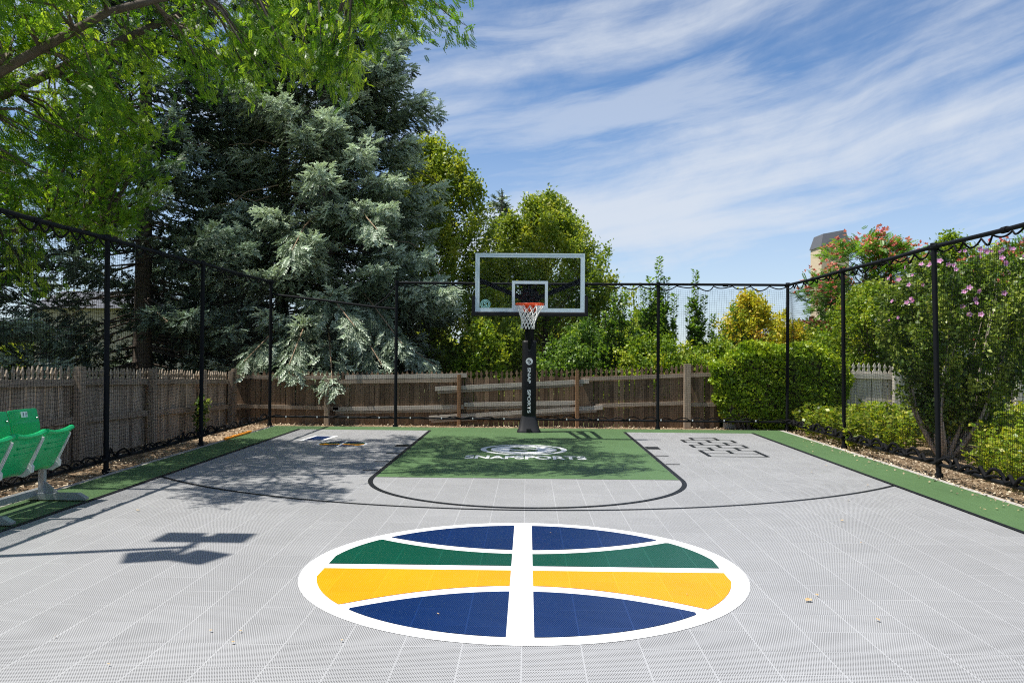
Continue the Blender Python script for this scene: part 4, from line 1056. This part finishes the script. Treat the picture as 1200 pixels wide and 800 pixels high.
tag(link_mesh('leaf_litter', me, M['litter']), 'dry tan leaf litter on the mulch along the net fences', 'leaf litter', kind='stuff')
lm = np_mesh('fallen_leaf', np.array([(-.5, -.35, 0), (0, -.5, .12), (.5, -.3, .02), (-.55, .1, .15), (0, .05, .03), (.5, .15, .18), (-.3, .5, .05), (.05, .6, .15), (.35, .45, .02)]) * .06,
             [(0, 1, 4, 3), (1, 2, 5, 4), (3, 4, 7, 6), (4, 5, 8, 7)], [.5, .7, .4, .8, .6, .9, .5, .4, .7])
lm.materials.append(M['dryleaf'])
spots = [(1.72, 5.11, 1.1), (1.81, 5.22, .55), (2.84, 7.55, .8), (2.66, 6.68, .45), (1.99, 4.75, .7), (-3.6, 7.65, .9), (-1.98, 3.93, .35), (-2.45, 4.3, .35), (-1.68, 4.42, .4), (-1.52, 4.42, .4), (-1.5, 4.25, .5), (-.95, 4.3, .3),
         (3.3, 8.6, .5), (3.9, 9.6, .6), (3.6, 10.6, .5), (4.0, 11.2, .5), (3.8, 12.0, .5), (-3.9, 15.1, .6), (-2.2, 15.0, .5), (.2, 6.9, .4), (-.5, 4.75, .35), (1.0, 5.2, .3)]
for i in range(26): spots.append((rng.uniform(4.3, 4.92), rng.uniform(8, 14.5), rng.uniform(.35, .75)))
for i, (x, y, s) in enumerate(spots):
    o = bpy.data.objects.new('fallen_leaf', lm); COL.objects.link(o); o.location = (x, y, .013); o.rotation_euler = (rng.uniform(-.2, .2), rng.uniform(-.2, .2), rng.uniform(0, 6)); s *= .6 if i == 0 else .62; o.scale = (s, s * rng.uniform(.5, 1), s)
    lab = 'largest pale curled leaf lying on the grey tiles right of the round logo' if i == 0 else ('orange-brown leaf on the grey tiles near the green seats' if i == 5 else
          ('tiny dry leaf scattered on the green border strip at the right' if i >= 22 else 'tiny dry leaf scattered on the grey tiles'))
    tag(o, lab, 'leaf', 'dry leaves fallen on the court')

# ------------------------------------------------------------------ houses
h = empty('house', (14.5, 33, 0), 'low house with white siding, grey roof and beige tower beyond the clipped hedge', 'house')
b = MB().box((0, 4, 1.05), (8.6, 8, 2.3)); b.build('wall', M['siding'], h)
b = MB()
for k in range(11): b.box((0, -.012, .1 + .2 * k), (8.6, .02, .012))
b.build('siding_boards', M['stucco'], h)
b = MB(); b.add([(-4.6, -.4, 2.15), (4.6, -.4, 2.15), (4.6, 8.4, 2.15), (-4.6, 8.4, 2.15), (-2.2, 3.5, 3.0), (2.2, 3.5, 3.0), (-4.6, -.4, 2.3), (4.6, -.4, 2.3), (4.6, 8.4, 2.3), (-4.6, 8.4, 2.3)],
                [(6, 7, 5, 4), (7, 8, 5), (8, 9, 4, 5), (9, 6, 4), (0, 1, 7, 6), (1, 2, 8, 7), (2, 3, 9, 8), (3, 0, 6, 9), (0, 3, 2, 1)])
b.build('roof', M['roof'], h)
b = MB().box((-2.15, 1.3, 2.9), (1.1, 1.3, 5.8)); tw = b.build('tower', M['stucco'], h)
b = MB().add([(-2.74, .6, 5.80), (-1.56, .6, 5.80), (-1.56, 2.0, 5.80), (-2.74, 2.0, 5.80), (-2.6, .75, 6.33), (-1.7, .75, 6.5), (-1.7, 1.85, 6.5), (-2.6, 1.85, 6.33)],
             [(0, 1, 5, 4), (1, 2, 6, 5), (2, 3, 7, 6), (3, 0, 4, 7), (4, 5, 6, 7), (3, 2, 1, 0)]); b.build('tower_cap', M['roof'], tw)
b = MB().box((1.0, -.03, 1.2), (1.4, .05, 1.1)); w_ = b.build('window', M['windowglass'], h)
frame(.25, 1.75, .6, 1.8, .07, -.05, .06, 'window_frame', M['siding'], w_)
h = empty('house', (-14.5, 27, 0), 'pale beige house wall glimpsed between the spruces at the left', 'house')
MB().box((0, 2, 1.35), (3.4, 4, 2.9)).build('wall', M['stone'], h)
MB().prism([(-.3, 2.80), (4.3, 2.80), (2, 3.5)], 0, -1.9, 1.9).build('roof', M['roof'], h)
b = MB().box((-.9, -.02, 1.5), (1.1, .04, 1.0)).build('window', M['windowglass'], h)
frame(-1.5, -.3, .95, 2.05, .06, -.04, .05, 'window_frame', M['siding'], b)

# far wooded horizon
rng = np.random.default_rng(151)
n = 26000; a = rng.uniform(-.95, 1.05, n); dist = rng.uniform(58, 72, n)
hh = 3.2 + 1.1 * np.sin(a * 23) + .8 * np.sin(a * 51 + 1) + .5 * np.sin(a * 97)
pos = np.stack([dist * np.sin(a), dist * np.cos(a), hh * rng.uniform(0, 1, n) ** .7 - .2], 1)
me = scatter('distant_woods', LEAF[0], LEAF[1], pos, frames(rand_dirs(n), rand_dirs(n)), rng.uniform(.5, .95, n), rng.beta(2, 2, n))
tag(link_mesh('distant_woods', me, M['ash']), 'far low line of trees along the horizon', 'woods', kind='stuff')

# ------------------------------------------------------------------ light, sky
sd = Vector((-.43, -.095, 1.0)).normalized()
sl = bpy.data.lights.new('sun', 'SUN'); sl.energy = 5.0; sl.angle = math.radians(.53); sl.color = (1, .955, .88)
so = bpy.data.objects.new('sun', sl); COL.objects.link(so); so.rotation_euler = (-sd).to_track_quat('-Z', 'Y').to_euler()
w = bpy.data.worlds.new('World'); S.world = w; w.use_nodes = True; nt = w.node_tree
bg = nt.nodes['Background']
sk = N(nt, 'ShaderNodeTexSky', sky_type='NISHITA'); sk.sun_disc = False; sk.sun_elevation = math.asin(sd.z); sk.sun_rotation = math.atan2(sd.x, sd.y)
sk.air_density = 1.0; sk.dust_density = .3; sk.ozone_density = 2.0; sk.altitude = 1400
tcn = N(nt, 'ShaderNodeTexCoord'); sx = N(nt, 'ShaderNodeSeparateXYZ'); nt.links.new(tcn.outputs['Generated'], sx.inputs[0])
az_ = math_n(nt, 'ARCTAN2', sx.outputs[0], sx.outputs[1]); el_ = math_n(nt, 'ARCSINE', sx.outputs[2])
# cirrus combed along one wind direction: streaks climb towards the right and curve a little
tilt = math_n(nt, 'ADD', math_n(nt, 'MULTIPLY', az_, .17), math_n(nt, 'MULTIPLY', math_n(nt, 'MULTIPLY', az_, az_), .12))
wv = N(nt, 'ShaderNodeCombineXYZ'); nt.links.new(az_, wv.inputs[0]); nt.links.new(el_, wv.inputs[1])
wob = math_n(nt, 'MULTIPLY', math_n(nt, 'SUBTRACT', noise(nt, wv.outputs[0], 3.2, 3, .5), .5), .05)
q_ = math_n(nt, 'ADD', math_n(nt, 'SUBTRACT', math_n(nt, 'POWER', math_n(nt, 'MAXIMUM', el_, .001), .8), tilt), wob)
cv = N(nt, 'ShaderNodeCombineXYZ'); nt.links.new(az_, cv.inputs[0]); nt.links.new(q_, cv.inputs[1])
n1 = noise(nt, mapping(nt, cv.outputs[0], (1.0, 6.0, 1), (0, 0, 0), (7.1, 5.3, 0)), 1.0, 8, .55, .1)
n2 = noise(nt, mapping(nt, cv.outputs[0], (5, 46, 1), (0, 0, 0), (1.3, 2.7, 0)), 1.0, 8, .62, .25)
n3 = noise(nt, mapping(nt, cv.outputs[0], (7, 12, 1), (0, 0, .2), (5.3, .7, 0)), 1.0, 9, .66, .4)
cl_ = math_n(nt, 'ADD', math_n(nt, 'MULTIPLY', n1, .74), math_n(nt, 'ADD', math_n(nt, 'MULTIPLY', n2, .10), math_n(nt, 'MULTIPLY', n3, .16)))
mr = N(nt, 'ShaderNodeMapRange', interpolation_type='SMOOTHSTEP'); nt.links.new(cl_, mr.inputs[0])
mr.inputs[1].default_value = .44; mr.inputs[2].default_value = .65; mr.inputs[3].default_value = 0; mr.inputs[4].default_value = .86
ms = N(nt, 'ShaderNodeMapRange', interpolation_type='SMOOTHSTEP')
n4 = noise(nt, mapping(nt, cv.outputs[0], (1.5, 11, 1), (0, 0, 0), (9.3, 3.7, 0)), 1.0, 10, .62, .35)
nt.links.new(n4, ms.inputs[0]); ms.inputs[1].default_value = .46; ms.inputs[2].default_value = .66; ms.inputs[3].default_value = 0; ms.inputs[4].default_value = .5
hz = N(nt, 'ShaderNodeMapRange'); nt.links.new(sx.outputs[2], hz.inputs[0]); hz.inputs[1].default_value = .0; hz.inputs[2].default_value = .28; hz.inputs[3].default_value = .7; hz.inputs[4].default_value = 0
cf = math_n(nt, 'MAXIMUM', math_n(nt, 'MAXIMUM', mr.outputs[0], ms.outputs[0]), hz.outputs[0])
skc = mixc(nt, 1.0, sk.outputs[0], (.80, 1.0, 1.16), 'MULTIPLY')
cc = mixc(nt, cf, skc, (5.9, 6.3, 6.9, 1))
nt.links.new(cc, bg.inputs[0]); bg.inputs[1].default_value = .088

S.render.engine = 'CYCLES'
S.cycles.max_bounces = 7; S.cycles.transparent_max_bounces = 16; S.cycles.diffuse_bounces = 3; S.cycles.glossy_bounces = 2; S.cycles.transmission_bounces = 4
S.cycles.use_denoising = False; S.cycles.pixel_filter_type = 'BLACKMAN_HARRIS'; S.cycles.filter_width = 1.15; S.cycles.sample_clamp_indirect = 4; S.cycles.use_adaptive_sampling = True; S.cycles.adaptive_threshold = .02
S.cycles.caustics_reflective = False; S.cycles.caustics_refractive = False
S.view_settings.view_transform = 'Standard'; S.view_settings.look = 'None'; S.view_settings.exposure = .52; S.view_settings.gamma = 1
